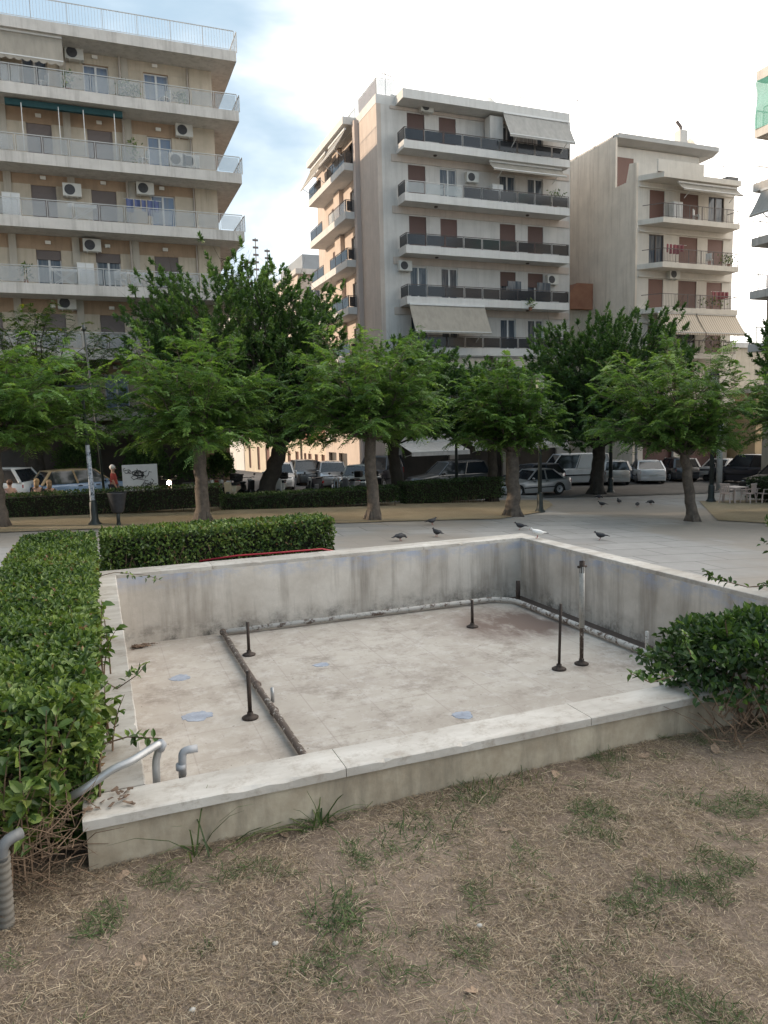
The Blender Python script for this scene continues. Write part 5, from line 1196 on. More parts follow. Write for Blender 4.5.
wb = thing('apartment_block', 'unseen long block added west of the square to cast shade over it', 'building', (-42, 8, -.6)); MB().box(-50, -38, -30, 37, -1, 21).build('wall', M_cream, wb, world=True); MB().box(-50.4, -37.6, -30.4, 37.4, 21, 21.5).build('roof', M_slab, wb, world=True)  # stands out of view, added to keep the low sun off the square
for z in (2, 5, 8, 11, 14, 17):
    mb = MB(); mb.box(-37.99, -36.6, -29, 36, z, z+.45); mb.build('balcony', M_slab, wb, world=True)
# ---- far blocks closing the gap over the side street
fb = thing('apartment_block', 'small far grey block seen between the big trees and the white block', 'building', (21, 72, -3)); MB().box(19.6, 27, 72, 84, -3, 17.0).build('wall', M_pink, fb, world=True); MB().box(19.3, 27.2, 71.6, 84, 17.0, 17.5).build('roof', M_slab, fb, world=True); MB().box(20.4, 26, 73, 82, 17.5, 19.2).build('roof_house', mat('grey_blue_plaster', (.27, .29, .31), .85, .1, 1.), fb, world=True)
for z in (2, 5, 8, 11, 14): window(fb, Fac('S', 71.98), 20.5, 21.8, z, z+1.9, rec=-.08)
fb = thing('apartment_block', 'pale far terrace of flats with stepped roofs and masts up the side street', 'building', (19, 95, -3)); MB().box(17.2, 27, 92, 110, -3.4, 17.5).build('wall', M_white, fb, world=True); MB().prism([(17.4, 17.5), (26.8, 17.5), (26.8, 20.5), (22, 20.5)], 'y', 92.5, 109).build('roof', M_slabw, fb, world=True)
for z in (2, 5, 8, 11, 14): window(fb, Fac('S', 91.98), 18.5, 20, z, z+1.9, rec=-.08)
for x, y, h in ((20.5, 95, 9.), (22.2, 96, 8.), (19.2, 94, 6.)):
    m_ = MB(); m_.tube([(x, y, 17), (x, y, 17+h)], .06, 6)
    for q in range(5): m_.box(x-.35, x+.35, y-.05, y+.05, 17+h-.4-q*.9, 17+h-.15-q*.9)
    m_.build('roof_mast', M_iron, fb, world=True)
fb = thing('apartment_block', 'far block closing the view at the end of the side street', 'building', (6, 130, -4)); MB().box(-14, 15, 128, 140, -5, 12).build('wall', M_cream, fb, world=True); MB().box(-14.3, 15.3, 127.7, 140.3, 12, 12.6).build('roof', M_slab, fb, world=True)
# ================================================================ vehicles
M_glass = mat('car_glass', (.02, .024, .03), .06, .2, 2, spec=.7); M_tyre = mat('tyre', (.022, .022, .022), .85, .2, 10); M_rim = mat('wheel_rim', (.40, .40, .42), .35, .1, 6, metal=.7)
M_head = mat('headlight', (.65, .66, .68), .15, .1, 5); M_tail = mat('tail_light', (.32, .012, .012), .25, .2, 5); M_plate = mat('blank_plate', (.62, .62, .6), .5, .05, 5); M_under = mat('underbody', (.015, .015, .016), .8, .2, 4)
def paint(name, c, metal=.0): return mat(name, c, .32, .06, 2, metal=metal, coat=.6)
KIND = {  # per kind: nose height, hood height, screen base, roof front, roof rear, tail base, tail height, belt (fractions of L and H)
 'sedan': dict(nose=.42, hood=.58, sb=.66, rf=.52, rr=.27, tb=.12, tail=.64, belt=.63),
 'hatch': dict(nose=.44, hood=.60, sb=.72, rf=.56, rr=.12, tb=.02, tail=.62, belt=.62),
 'wagon': dict(nose=.44, hood=.58, sb=.70, rf=.54, rr=.07, tb=.01, tail=.6, belt=.60),
 'suv':   dict(nose=.46, hood=.60, sb=.70, rf=.56, rr=.06, tb=.01, tail=.6, belt=.60),
 'van':   dict(nose=.42, hood=.52, sb=.80, rf=.66, rr=.03, tb=.0, tail=.55, belt=.55),
}
def car(label, kind, c, x, y, rz, L=4.3, W=1.72, H=1.45, blind=False, metal=0., z=None, dark_roof=None, rack=False, group='cars parked round the square', name='parked_car', cat='car', wr=.31):
    q = KIND[kind]; m = c if isinstance(c, bpy.types.Material) else paint('car_paint', c, metal); zz = zg(x, y)+.045 if z is None else z
    t = thing(name, label, cat, (x, y, zz), rz, group); f = lambda k: (q[k]-.5)*L
    wx = (L*.5-L*.20, -L*.5+L*.20); clr = .19; N = 48; belt = q['belt']*H; secs = []
    for i in range(N+1):
        u = i/N; xx = (u-.5)*L
        if xx > f('sb'): s = (xx-f('sb'))/(L/2-f('sb')); zt = belt*(1-s)+q['nose']*H*1.12*s; zt -= .10*H*max(0, s-.82)/.18
        elif xx < f('tb') and kind == 'sedan': zt = q['tail']*H*1.02-.05*H*max(0, (f('tb')-xx)/(f('tb')+L/2)-.75)*3
        else: zt = belt
        zb = clr+.06*max(0, abs(u-.5)-.44)*10
        for w_ in wx:
            d = abs(xx-w_)
            if d < wr+.07: zb = max(zb, math.sqrt((wr+.07)**2-d*d)+wr*.92)
        e = max(0., abs(u-.5)-.36)/.14; hw = W/2*(1-.16*e*e)
        secs.append((xx, hw, zb, zt))
    vs = []; K = 9
    for xx, hw, zb, zt in secs:
        zm = zb+(zt-zb)*.5
        vs += [(xx, -hw*.97, zb), (xx, -hw, zm), (xx, -hw*.985, zt-.07), (xx, -hw*.90, zt), (xx, 0, zt+.02), (xx, hw*.90, zt), (xx, hw*.985, zt-.07), (xx, hw, zm), (xx, hw*.97, zb)]
    fs = [(i*K+j, i*K+j+1, (i+1)*K+j+1, (i+1)*K+j) for i in range(N) for j in range(K-1)] + [tuple(range(K)), tuple(range(N*K, N*K+K))[::-1]]
    MB().add(vs, fs).build('body', m, t, True)
    MB().box(-L*.47, L*.47, -W*.40, W*.40, clr, belt*.8).build('underbody', M_under, t)
    # greenhouse
    tw = W*.5*.93; rw = W*.5*(.74 if kind != 'van' else .84); rz_ = H-.03; a = [(f('sb'), belt-.01, tw), (f('rf'), rz_, rw), (f('rr'), rz_, rw), (f('tb'), belt-.01, tw)]
    vs = [(p[0], -p[2], p[1]) for p in a]+[(p[0], p[2], p[1]) for p in a]
    MB().add(vs, [(0,1,5,4), (1,2,6,5), (2,3,7,6), (3,2,1,0), (4,5,6,7), (0,4,7,3)]).build('window_glass', M_glass, t)
    roofm = dark_roof or m; mb = MB(); n = 8
    for i in range(n+1):
        s = i/n; xx = f('rf')+(f('rr')-f('rf'))*s+(.05 if i == 0 else -.05 if i == n else 0)
        cz = H-.02+.03*math.sin(PI*s)
        mb.v += [(xx, -rw-.015, rz_-.035), (xx, -rw*.9, cz), (xx, 0, cz+.025), (xx, rw*.9, cz), (xx, rw+.015, rz_-.035)]
    mb.f += [(i*5+j, i*5+j+1, (i+1)*5+j+1, (i+1)*5+j) for i in range(n) for j in range(4)]+[(0,1,2,3,4), tuple(range(n*5, n*5+5))[::-1]]
    rf_ = mb.build('roof', roofm, t, True)
    pl = MB()
    for s in (-1, 1):
        P0, P1, P2, P3 = [Vector((p[0], s*(p[2]+.012), p[1])) for p in a]
        pl.bar(P0, P1, .07, .05); pl.bar(P3, P2, .13 if kind != 'sedan' else .09, .05)
        for fx in ((.5,) if kind != 'van' else (.42,)):
            b0 = P0.lerp(P3, fx); b1_ = P1.lerp(P2, fx); pl.bar(b0, b1_, .075, .04)
        if blind:   # solid rear sides of a panel van
            b0, b1_ = P0.lerp(P3, .44), P1.lerp(P2, .44); o_ = Vector((0, s*.015, 0)); pl.add([b0+o_, b1_+o_, P2+o_, P3+o_], [(0,1,2,3)])
    pl.build('pillars', roofm, t)
    if blind: MB().add([(a[3][0]-.02, -tw*.97, belt), (a[2][0]-.02, -rw*.97, rz_), (a[2][0]-.02, rw*.97, rz_), (a[3][0]-.02, tw*.97, belt)], [(0,1,2,3)]).build('rear_door', m, t)
    if rack: MB().bar((f('rf')-.1, -rw*.8, H+.06), (f('rr')+.1, -rw*.8, H+.06), .04).bar((f('rf')-.1, rw*.8, H+.06), (f('rr')+.1, rw*.8, H+.06), .04).build('roof_rack', M_under, t)
    for wxx in wx:
        for s in (-1, 1):
            w_ = MB().lathe([(wr*.6, -.09), (wr*.93, -.095), (wr, -.06), (wr, .06), (wr*.93, .095), (wr*.6, .09)], (0, 0, 0), 24, 'y').build('wheel', M_tyre, t, True); w_.location = (wxx, s*(W/2-.11), wr)
            r_ = MB(); r_.lathe([(wr*.62, -.02), (wr*.60, .03), (.05, .015), (.05, -.02)], (0, 0, 0), 20, 'y')
            for k in range(6): aa = 2*PI*k/6; r_.bar((.05*math.cos(aa), .035, .05*math.sin(aa)), (wr*.58*math.cos(aa), .035, wr*.58*math.sin(aa)), .05, .02)
            ro = r_.build('rim', M_rim, w_); ro.location = (0, s*.075, 0); ro.scale = (1, s, 1)
    zn = q['nose']*H
    for s in (-1, 1):
        MB().ball((L*.462, s*W*.335, zn*.96), .13, 8, (.55, 1.25, .6)).build('headlight', M_head, t, True)
        if kind in ('van', 'suv', 'wagon'): MB().box(-L*.5+.0, -L*.485, s*W*.40-.07, s*W*.40+.07, H*.42, H*.66).build('tail_light', M_tail, t, bev=.01)
        else: MB().box(-L*.497-.01, -L*.47, s*W*.33-.17, s*W*.33+.17, belt*.74, belt*.90).build('tail_light', M_tail, t, bev=.02)
        MB().ball((f('sb')-.12*L*.5, s*(W*.5+.06), belt+.06), .1, 7, (.6, 1., .7)).build('mirror', m, t, True)
        MB().box(-L*.26, L*.22, s*W*.5-.01, s*W*.5+.012, H*.31, H*.35).build('side_strip', M_under, t)
        for hx in (-.13, .05): MB().box(L*hx, L*hx+.17, s*W*.493, s*W*.493+s*.025, belt*.86, belt*.90).build('door_handle', M_under if not blind else m, t)
    MB().box(-L*.503, -L*.47, -W*.42, W*.42, .26, .48).build('rear_bumper', m, t, bev=.03); MB().box(L*.46, L*.503, -W*.40, W*.40, .26, .47).build('front_bumper', m, t, bev=.03)
    MB().box(-L*.503-.012, -L*.50, -.26, .26, .55*belt, .55*belt+.12).build('number_plate', M_plate, t); MB().box(L*.503, L*.503+.012, -.26, .26, .36, .47).build('number_plate', M_plate, t)
    MB().box(L*.455, L*.488, -W*.26, W*.26, zn*.72, zn*.92).build('grille', M_under, t)
    return t
SIL = (.42, .43, .45); 
car('silver sedan parked side on beyond the lamp post, nearest car to the square', 'sedan', (.36, .36, .37), 21.8, 33.9, PI+.02, 4.3, 1.7, 1.40, metal=.5)
car('white panel van parked behind the silver sedan', 'van', (.74, .75, .77), 27.7, 38.7, PI-.32, 4.7, 1.85, 1.95, True, name='panel_van', cat='van')
car('pale grey estate car with its rear against the white van', 'hatch', (.50, .50, .50), 30.6, 38.2, R(62), 4.0, 1.7, 1.5, metal=.3)
car('white sedan parked with its tail towards the square', 'sedan', (.70, .71, .73), 33.2, 38.0, R(60), 4.4, 1.75, 1.42)
car('dark blue grey hatchback right of the white sedan', 'hatch', (.03, .034, .042), 35.9, 38.2, R(66), 4.1, 1.72, 1.5)
car('silver car half hidden behind the leaning locust trunk', 'sedan', (.5, .5, .5), 38.9, 36.8, 0.2, 4.2, 1.7, 1.4, metal=.4)
car('black off road car seen from behind, right of the leaning trunk', 'suv', (.012, .016, .028), 37.2, 33.6, PI*.5+.15, 4.4, 1.85, 1.8, wr=.36)
car('black saloon at the right edge behind the clipped hedge block', 'sedan', (.012, .012, .015), 34.5, 29.0, PI+.05, 4.6, 1.8, 1.45)
car('dark grey people carrier parked behind the shorter clipped hedge', 'wagon', (.055, .058, .062), 18.4, 37.2, PI+.03, 4.7, 1.82, 1.70, metal=.3, rack=True)
car('dark blue car behind the silver sedan', 'hatch', (.035, .05, .075), 24.2, 37.6, PI+.05, 4.0, 1.7, 1.46, metal=.2)
car('blue and white car with tan reflection painted on its roof behind the long hedge', 'hatch', (.20, .30, .46), -.6, 34.9, .35, 4.2, 1.75, 1.5, dark_roof=paint('roof_reflection_tan', (.45, .33, .20)))  # warm reflection put into the roof and pillar colour
car('white hatchback at the far left behind the long hedge', 'hatch', (.68, .68, .67), -4.4, 35.6, PI-.5, 4.1, 1.72, 1.55)
car('white car facing the square at the mouth of the side street', 'hatch', (.70, .70, .72), 9.8, 41.6, -PI*.5-.25, 3.9, 1.68, 1.46)
car('dark grey hatchback behind the white car in the side street', 'hatch', (.06, .065, .07), 12.3, 45.0, -PI*.5-.1, 4., 1.7, 1.5)
car('silver hatchback in the middle of the side street row', 'hatch', (.34, .34, .35), 13.2, 42.4, -PI*.5-.2, 4.1, 1.7, 1.5, metal=.4)
car('grey green car tucked behind the motorcycles at the corner', 'sedan', (.16, .19, .19), 13.9, 39.5, -PI*.5-.5, 4.2, 1.7, 1.42, metal=.3)
car('black boxy van parked at the corner of the white block', 'suv', (.022, .024, .03), 15.4, 40.3, -PI*.5-.75, 4.5, 1.85, 1.9, name='parked_van', cat='van', wr=.34)

def motorcycle(label, c, x, y, rz, lamp=False, scooter=False, scale=1.):
    t = thing('motorcycle' if not scooter else 'scooter', label, 'motorcycle', (x, y, zg(x, y)+.045), rz, 'motorcycles and scooters along the street'); t.scale = (scale,)*3
    m = paint('bike_paint', c); r = .30 if not scooter else .23; wb = .68 if not scooter else .6
    for sx_ in (-wb, wb):
        o = MB().lathe([(r*.72, -.05), (r*.94, -.055), (r, 0), (r*.94, .055), (r*.72, .05)], (0, 0, 0), 22, 'y').build('wheel', M_tyre, t, True); o.location = (sx_, 0, r)
        MB().lathe([(r*.74, -.02), (r*.70, .0), (.05, .03), (.05, -.03)], (0, 0, 0), 16, 'y').build('rim', M_rim, o)
    if scooter:
        MB().prism([(-.85, .45), (-.9, .62), (-.2, .68), (-.12, .40), (.25, .28), (.42, .5), (.50, .92), (.62, .88), (.56, .45), (.45, .2), (-.15, .2), (-.3, .38)], 'y', -.17, .17).build('fairing', m, t, bev=.05)
        MB().box(-.85, -.15, -.15, .15, .68, .80).build('seat', M_blk, t, bev=.05); MB().box(-1.12, -.78, -.2, .2, .82, 1.16).build('top_box', M_under, t, bev=.05)
    else:
        MB().prism([(-.55, .42), (-.78, .72), (-.72, .80), (-.1, .78), (.05, .92), (.42, .90), (.5, .72), (.25, .38), (-.2, .30)], 'y', -.13, .13).build('tank_and_frame', m, t, bev=.05)
        MB().box(-.82, -.08, -.13, .13, .80, .88).build('seat', M_blk, t, bev=.04); MB().box(-.2, .25, -.17, .17, .26, .56).build('engine', M_rim, t, bev=.04)
        MB().tube([(-.1, -.2, .35), (-.6, -.22, .38), (-.95, -.22, .46)], [.03, .045, .05], 8).build('exhaust', M_rim, t, True)
    MB().bar((wb, -.08, r), (wb-.22, -.08, .95), .04).bar((wb, .08, r), (wb-.22, .08, .95), .04).build('fork', M_rim, t)
    MB().tube([(wb-.36, -.36, 1.0), (wb-.25, -.18, 1.03), (wb-.24, 0, .99), (wb-.25, .18, 1.03), (wb-.36, .36, 1.0)], .017, 7).build('handlebar', M_blk, t, True)
    MB().ball((wb-.12, 0, .86), .10, 9, (.8, 1, 1)).build('headlight', emit_mat('lit_headlamp', (1., .82, .5), 40.) if lamp else M_head, t, True)
    for s in (-1, 1): MB().ball((wb-.28, s*.33, 1.16), .055, 7, (.4, 1.2, .8)).build('mirror', M_blk, t, True); MB().tube([(wb-.3, s*.3, 1.0), (wb-.28, s*.33, 1.14)], .008, 5).build('mirror_stem', M_blk, t)
    MB().box(-1.0, -.8, -.09, .09, .52, .66).build('tail_light', M_tail, t, bev=.02)
    return t
motorcycle('motorcycle with its headlamp glowing right of the white board', (.10, .02, .02), 3.0, 34.6, -PI*.5-.1, True)
motorcycle('silver and black motorcycle just right of the glowing headlamp', (.25, .25, .26), 4.35, 34.3, -.35)
motorcycle('red trimmed motorcycle behind the left locust trunk', (.25, .03, .03), 5.0, 34.9, -.9)
motorcycle('cream scooter right of the left locust trunk', (.62, .52, .38), 5.75, 34.2, -PI*.5-.5, scooter=True)
motorcycle('black scooter with top box beside the cream scooter', (.02, .02, .022), 6.6, 35.3, -1.2, scooter=True)
motorcycle('white scooter right of the leaning big trunk', (.66, .64, .6), 8.4, 35.6, -2.0, scooter=True)
motorcycle('dark motorcycle in front of the side street cars', (.05, .05, .06), 10.4, 36.5, -2.3)
motorcycle('brown motorcycle next to the dark one at the street corner', (.16, .10, .06), 11.4, 35.9, -1.9)
motorcycle('grey scooter left of the middle locust trunk', (.28, .28, .3), 12.4, 36.6, -2.4, scooter=True)
motorcycle('black scooter left of the twin dark trunk', (.015, .015, .018), 14.0, 36.8, -1.8, scooter=True)
motorcycle('small scooter parked between the pale estate car and the white sedan', (.2, .22, .26), 32.6, 38.0, 2.0, scooter=True)
motorcycle('dusty scooter behind the leaning locust trunk', (.35, .34, .33), 36.2, 36.7, 2.2, scooter=True)

# ================================================================ people
M_skin = mat('skin', (.42, .25, .18), .6, .08, 6)
def skin_chain(name, joints, edges, m, parent, sub=1):
    """one continuous skinned surface: joints {key: (pos, radius)}"""
    keys = list(joints); me = bpy.data.meshes.new(name); me.from_pydata([joints[k][0] for k in keys], [(keys.index(a), keys.index(b)) for a, b in edges], [])
    o = link(name, me, m, parent); sk = o.modifiers.new('skin', 'SKIN'); sk.use_smooth_shade = True
    if not me.skin_vertices: return o
    for v, k in zip(me.skin_vertices[0].data, keys): r_ = joints[k][1]; v.radius = r_ if isinstance(r_, tuple) else (r_, r_)
    me.skin_vertices[0].data[0].use_root = True
    ss = o.modifiers.new('smooth', 'SUBSURF'); ss.levels = sub; ss.render_levels = sub; return o
def person(label, x, y, rz, shirt, trousers, hair, pose='sit', z=None, helmet=None, long_hair=False, group='people beyond the hedge'):
    t = thing('person', label, 'person', (x, y, zg(x, y)+.03 if z is None else z), rz, group)
    if pose == 'stand': hp, kn, an, sh_, hd = .92, (.0, .50), (.02, .08), 1.42, 1.62; seat = 0
    else: hp, kn, an, sh_, hd = .50, (.42, .52), (.42, .08), 1.0, 1.22; seat = 1
    J = dict(pel=((0, 0, hp), (.15, .11)), bel=((0, 0, hp+.18), (.14, .10)), che=((-.01, 0, sh_-.12), (.16, .11)), nec=((0, 0, sh_+.05), .055), hea=((.02, 0, hd), .10), top=((.02, 0, hd+.09), .08))
    E = [('pel', 'bel'), ('bel', 'che'), ('che', 'nec'), ('nec', 'hea'), ('hea', 'top')]
    for s, k in ((-1, 'r'), (1, 'l')):
        J['sh'+k] = ((0, s*.17, sh_-.03), .065); J['el'+k] = ((.06, s*.24, sh_-.30), .048); J['wr'+k] = ((.26 if seat else .14, s*.17, sh_-.44 if seat else sh_-.54), .034); J['ha'+k] = ((.34 if seat else .17, s*.14, sh_-.45 if seat else sh_-.62), .038)
        J['hi'+k] = ((0, s*.09, hp-.04), .095); J['kn'+k] = ((kn[0], s*.11, kn[1]), .062); J['an'+k] = ((an[0], s*.11, an[1]), .042); J['to'+k] = ((an[0]+.15, s*.12, .04), .038)
        E += [('che', 'sh'+k), ('sh'+k, 'el'+k), ('el'+k, 'wr'+k), ('wr'+k, 'ha'+k), ('pel', 'hi'+k), ('hi'+k, 'kn'+k), ('kn'+k, 'an'+k), ('an'+k, 'to'+k)]
    skin_chain('body', J, E, M_skin, t)
    g = lambda r_, a: tuple(k+a for k in r_) if isinstance(r_, tuple) else r_+a
    S = {k: (J[k][0], g(J[k][1], .018)) for k in ('bel', 'pel', 'che', 'shr', 'shl', 'elr', 'ell')}
    skin_chain('shirt', S, [('bel', 'pel'), ('bel', 'che'), ('che', 'shr'), ('che', 'shl'), ('shr', 'elr'), ('shl', 'ell')], mat('shirt_cloth', shirt, .9, .15, 8), t)
    Tq = {k: (J[k][0], g(J[k][1], .016)) for k in ('pel', 'hir', 'hil', 'knr', 'knl', 'anr', 'anl')}
    skin_chain('trousers', Tq, [('pel', 'hir'), ('pel', 'hil'), ('hir', 'knr'), ('hil', 'knl'), ('knr', 'anr'), ('knl', 'anl')], mat('trouser_cloth', trousers, .9, .15, 8), t)
    mb = MB().ball((0.0, 0, hd+.045), .118, 10, (1., .92, 1.)); 
    if long_hair: mb.ball((-.05, 0, hd-.08), .105, 9, (.75, .95, 1.35))
    if helmet: mb = MB().ball((.01, 0, hd+.04), .15, 12, (1.05, .9, 1.))
    mb.build('helmet' if helmet else 'hair', mat('helmet_shell', helmet, .3, .05, 3) if helmet else mat('hair', hair, .6, .3, 20), t, True)
    MB().ball((.125, 0, hd-.01), .022, 6, (1, .8, 1.3)).build('nose', M_skin, t, True)
    return t
person('seated person with short hair in a pale pink top behind the hedge', -3.25, 31.9, PI*.5+.3, (.45, .30, .28), (.1, .1, .14), (.10, .05, .03), z=zg(-3.25, 31.9)-.08)
person('seated person with long fair hair in a dark vest behind the hedge', -2.29, 31.9, PI*.5-.2, (.03, .03, .035), (.1, .1, .14), (.30, .19, .09), long_hair=True, z=zg(-2.29, 31.9)-.06)
person('seated person with fair hair in a black top left of the painted lamp post', -1.86, 32.15, PI*.5+.1, (.02, .02, .025), (.1, .1, .14), (.24, .15, .08), long_hair=True, z=zg(-1.86, 32.1)-.14)
person('white haired person in a red vest left of the white board', .56, 32.3, -.3, (.32, .05, .04), (.05, .05, .07), (.55, .53, .50), 'stand')
person('person with white helmet and red jacket behind the twin dark trunk', 15.9, 38.9, PI, (.40, .05, .05), (.05, .05, .07), (.05, .04, .03), 'stand', helmet=(.7, .7, .7))
bn = thing('park_bench', 'park bench behind the long hedge under the seated people', 'bench', (-2.5, 31.85, zg(-2.5, 31.85)), 0)
M_wood = mat('bench_wood', (.16, .10, .06), .7, .3, 8)
MB().box(-1.1, 1.1, -.22, .22, .37, .42).build('seat', M_wood, bn, bev=.01); MB().box(-1.1, 1.1, -.27, -.22, .5, .80).build('backrest', M_wood, bn, bev=.01)
for x in (-.9, .9): MB().box(x-.05, x+.05, -.2, .2, -.06, .37).build('leg', M_iron, bn)

# ================================================================ street furniture
M_post = mat('dark_green_post', (.018, .026, .026), .5, .3, 6); M_lglass = mat('lantern_glass', (.5, .5, .47), .3, .1, 4)
M_graf, nt_, b_, o_ = new_mat('paint_smeared_post'); P_ = coords(nt_, 'Object'); z_ = nd(nt_, 'ShaderNodeSeparateXYZ'); nt_.links.new(P_, z_.inputs[0])
g_ = ramp(nt_, tex_noise(nt_, P_, 7, 5, .8, .6), [(.40, (.02, .03, .04)), (.47, (.34, .40, .50)), (.58, (.58, .60, .62)), (.7, (.10, .16, .26))]); hi_ = nd(nt_, 'ShaderNodeMath', operation='GREATER_THAN'); hi_.inputs[1].default_value = 2.7; nt_.links.new(z_.outputs[2], hi_.inputs[0])
nt_.links.new(mixc(nt_, hi_.outputs[0], g_, (.02, .026, .03)), b_.inputs['Base Color']); b_.inputs['Roughness'].default_value = .6
def lamp_post(label, x, y, top, m=M_post, r=.055, lean=0., head='lantern', lit=False):
    z0 = zg(x, y); h = top-z0; t = thing('lamp_post', label, 'lamp post', (x, y, z0), 0, 'lamp posts round the square')
    MB().lathe([(r*2.9, -.05), (r*2.9, .05), (r*2.1, .12), (r*1.7, .25), (r*1.7, .75), (r*1.25, .85)], n=14).build('base', m if m is M_post else M_post, t, True)
    MB().tube([(0, 0, .1), (lean*.4, 0, h*.5), (lean, 0, h)], [r*1.25, r, r*.75], 12).build('pole', m, t, True)
    if head == 'lantern':
        MB().lathe([(.05, h), (.16, h+.05), (.18, h+.42), (.06, h+.40)], n=8).build('lantern', M_lglass, t); MB().lathe([(.24, h+.42), (.20, h+.50), (.06, h+.62), (.02, h+.7)], n=12).build('lantern_cap', M_post, t, True)
    elif head == 'cross': MB().bar((lean-.55, 0, h), (lean+.55, 0, h), .06).build('cross_arm', M_post, t); MB().box(lean-.2, lean+.2, -.2, .2, h-.32, h-.04).build('lamp_box', M_post, t, bev=.02)
    elif head == 'none': MB().lathe([(.09, h-.02), (.11, h+.05), (.04, h+.2)], (lean, 0, 0), 10).build('lamp_head', M_post, t, True)
    return t
lamp_post('paint smeared pale blue lamp post standing at the left hedge of the square', -.22, 26.4, 3.55, M_graf, .075, -.1, 'cross')
lamp_post('thin tall dark lamp post rising among the leaves behind the painted one', .2, 31.4, 6.0, M_post, .045, -.35, 'none')
lamp_post('dark lamp post right of the swollen tree foot', 17.28, 26.16, 3.3, M_post, .075)
lamp_post('dark lamp post beside the trunk in front of the white van', 26.38, 33.0, 3.0, M_post, .09)
lamp_post('dark lamp post right of the leaning locust near the plastic chairs', 27.29, 26.74, 3.5, M_post, .085)
lamp_post('dark green lamp post before the grey people carrier', 16.5, 32.3, 3.0, M_post, .07)
def plain_post(label, x, y, top, m, r):
    t = thing('sign_post', label, 'post', (x, y, zg(x, y)), 0); MB().tube([(0, 0, -.05), (0, 0, top-zg(x, y))], r, 10).build('pole', m, t, True); MB().lathe([(r*1.2, top-zg(x, y)-.02), (r*1.1, top-zg(x, y)+.04)], n=10).build('cap', m, t)
plain_post('grey steel pole behind the lamp post near the white sedan', 32.3, 37.9, 2.6, M_galv, .10); plain_post('white painted pole behind the leaning locust trunk', 32.4, 31.2, 1.9, M_frw, .16)
t = thing('litter_bin', 'dark tapered litter bin on a short post beside the painted lamp post', 'litter bin', (.53, 25.9, zg(.53, 25.9)))
MB().tube([(0, 0, -.05), (0, 0, .62)], .06, 10).build('post', M_post, t, True); MB().lathe([(.14, .45), (.20, .5), (.31, 1.10), (.33, 1.12), (.29, 1.13), (.2, .56)], n=16).build('basket', mat('bin_plastic', (.035, .038, .045), .6, .4, 8), t, True); MB().lathe([(.08, -.03), (.07, .12)], n=12).build('foot', M_post, t)
z0 = zg(1.67, 33.0); t = thing('notice_board', 'white board scrawled with black graffiti behind the hedge', 'board', (1.67, 33.0, z0))
MB().box(-.72, .72, -.03, .03, .56, 1.78).build('panel', mat('white_board', (.62, .62, .63), .6, .06, 4), t, bev=.008)
for s in (-.6, .6): MB().bar((s, .06, -.05), (s, .06, 1.5), .06).build('leg', M_galv, t)
g = MB(); rr = random.Random(4)
for k in range(15):
    cx_, cz_ = (-.12+rr.gauss(0, .22), 1.32+rr.gauss(0, .14)) if k < 11 else (.25+rr.gauss(0, .12), .92+rr.gauss(0, .05)); p = []
    a0 = rr.uniform(0, 6.28)
    for i in range(9): a = a0+i*rr.uniform(.5, .9); p.append((max(-.66, min(.66, cx_+(.05+.02*i)*math.cos(a)*1.5)), -.036, max(.6, min(1.72, cz_+(.05+.012*i)*math.sin(a)))))
    g.tube(p, .013, 5)
g.build('graffiti', M_blk, t, True)
def plastic_chair(label, x, y, rz):
    t = thing('plastic_chair', label, 'chair', (x, y, zg(x, y)+.03), rz, 'plastic chairs by the hedge block'); m = mat('pinkish_plastic', (.50, .40, .37), .5, .06, 4)
    MB().box(-.23, .23, -.22, .24, .41, .45).build('seat', m, t, bev=.015); mb = MB()
    for k in range(5): mb.box(-.20+.086*k, -.145+.086*k, -.27, -.24, .50, .86)
    mb.box(-.24, .24, -.275, -.235, .84, .92); mb.box(-.24, .24, -.27, -.24, .47, .52); mb.build('backrest', m, t, bev=.008)
    for sx_ in (-1, 1):
        for sy_ in (-1, 1): MB().bar((sx_*.20, sy_*.2, .42), (sx_*.25, sy_*.25, 0), .05, .04).build('leg', m, t)
        MB().box(sx_*.25-.03, sx_*.25+.03, -.25, .2, .62, .65).bar((sx_*.25, .17, .63), (sx_*.24, .2, .42), .04).build('armrest', m, t, bev=.006)
plastic_chair('plastic chair left of the low table by the lamp post', 27.5, 26.0, -1.2); plastic_chair('plastic chair facing away in front of the hedge block', 28.3, 25.5, .2); plastic_chair('plastic chair nearest the clipped hedge block', 28.95, 25.2, 1.3)
t = thing('plastic_table', 'low pinkish plastic table among the chairs', 'table', (28.1, 26.1, zg(28.1, 26.1)+.03)); m_ = mat('table_plastic', (.52, .42, .39), .5, .05, 4)
MB().box(-.42, .42, -.42, .42, .68, .72).build('table_top', m_, t, bev=.012)
for a in (-1, 1):
    for b in (-1, 1): MB().bar((a*.33, b*.33, .69), (a*.38, b*.38, 0), .06).build('leg', m_, t)

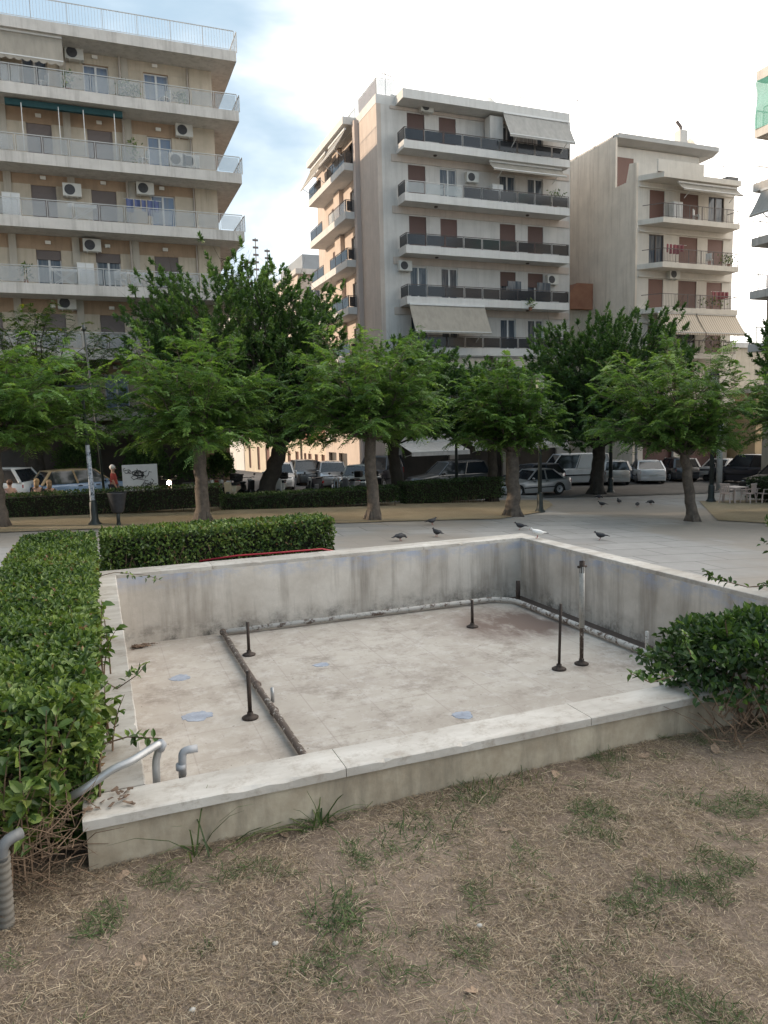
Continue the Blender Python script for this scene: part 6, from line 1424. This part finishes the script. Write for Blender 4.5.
# ================================================================ pigeons
M_pg = mat('dark_pigeon', (.022, .023, .029), .6, .5, 30); M_pw = mat('white_pigeon', (.70, .69, .67), .7, .12, 20); M_leg = mat('pigeon_leg', (.30, .08, .07), .6, .2, 30)
def pigeon(label, x, y, z, rz, m=M_pg, peck=False, s=1.):
    t = thing('pigeon', label, 'pigeon', (x, y, z), rz, 'pigeons about the basin'); t.scale = (s,)*3
    hx, hz = (.120, .222) if not peck else (.175, .085)
    prof = [(-.20, .135, .006, .03), (-.13, .135, .022, .042), (-.06, .135, .058, .062), (.0, .135, .072, .068), (.06, .148, .064, .060), (.095, .168 if not peck else .14, .050, .046), (hx-.004, hz-.03 if not peck else hz+.03, .034, .032), (hx+.01, hz, .030, .028), (hx+.035, hz-.002, .018, .016), (hx+.05, hz-.006, .004, .004)]
    vs = []; n = 10
    for i, (px_, pz_, rz_, ry_) in enumerate(prof):
        for k in range(n): a = 2*PI*k/n; vs.append((px_, ry_*math.cos(a), pz_+rz_*math.sin(a)))
    fs = [(i*n+k, i*n+(k+1) % n, (i+1)*n+(k+1) % n, (i+1)*n+k) for i in range(len(prof)-1) for k in range(n)]+[tuple(range(n)), tuple(range((len(prof)-1)*n, len(prof)*n))[::-1]]
    MB().add(vs, fs).build('body', m, t, True)
    MB().add([(-.12, -.03, .14), (-.12, .03, .14), (-.245, .045, .115), (-.245, -.045, .115), (-.12, -.03, .125), (-.12, .03, .125), (-.245, .045, .108), (-.245, -.045, .108)], [(0,1,2,3), (7,6,5,4), (0,4,5,1), (2,6,7,3), (1,5,6,2), (3,7,4,0)]).build('tail', M_pg, t)
    MB().tube([(hx+.045, 0, hz-.005), (hx+.072, 0, hz-.014)], [.007, .002], 6).build('beak', M_leg, t)
    for sd in (-1, 1):
        MB().tube([(.0, sd*.025, .08), (.01, sd*.027, .01), (.045, sd*.03, .004)], [.008, .005, .004], 5).build('leg', M_leg, t)
        MB().ball((-.03, sd*.062, .14), .07, 7, (1.45, .22, .62)).build('wing', m, t, True)
for lb, x, y, rz, pk in [('pigeon on the paving nearest the back wall of the basin, head low', 8.25, 19.9, .2, True), ('pigeon walking on the paving before the dry verge right of the middle trunk', 10.88, 23.25, .0, False), ('brownish pigeon seen end on between two others left of the basin corner', 9.7, 20.4, 1.9, False), ('pigeon on the paving left of the white one beyond the basin corner', 13.18, 21.15, 2.6, False), ('pigeon on the paving right of the white one beyond the side wall', 14.27, 18.3, 2.5, False),
                       ('lone upright pigeon on the pale paving in front of the lamp post by the van', 21.4, 27.35, 2.4, False), ('small pigeon facing away on the pale paving', 23.0, 28.15, 1.2, False), ('pigeon furthest right on the pale paving, seen side on', 23.97, 27.1, .1, True), ('pigeon pecking left of the leaning locust', 22.78, 26.6, .8, True), ('tiny far pigeon near the street edge', 23.6, 30.4, .1, True)]:
    pigeon(lb, x, y, zg(x, y), rz, peck=pk, s=1.15)
pigeon('white pigeon standing on the coping of the side wall', 6.1, 9.3, .25, 2.7, M_pw, s=.66)
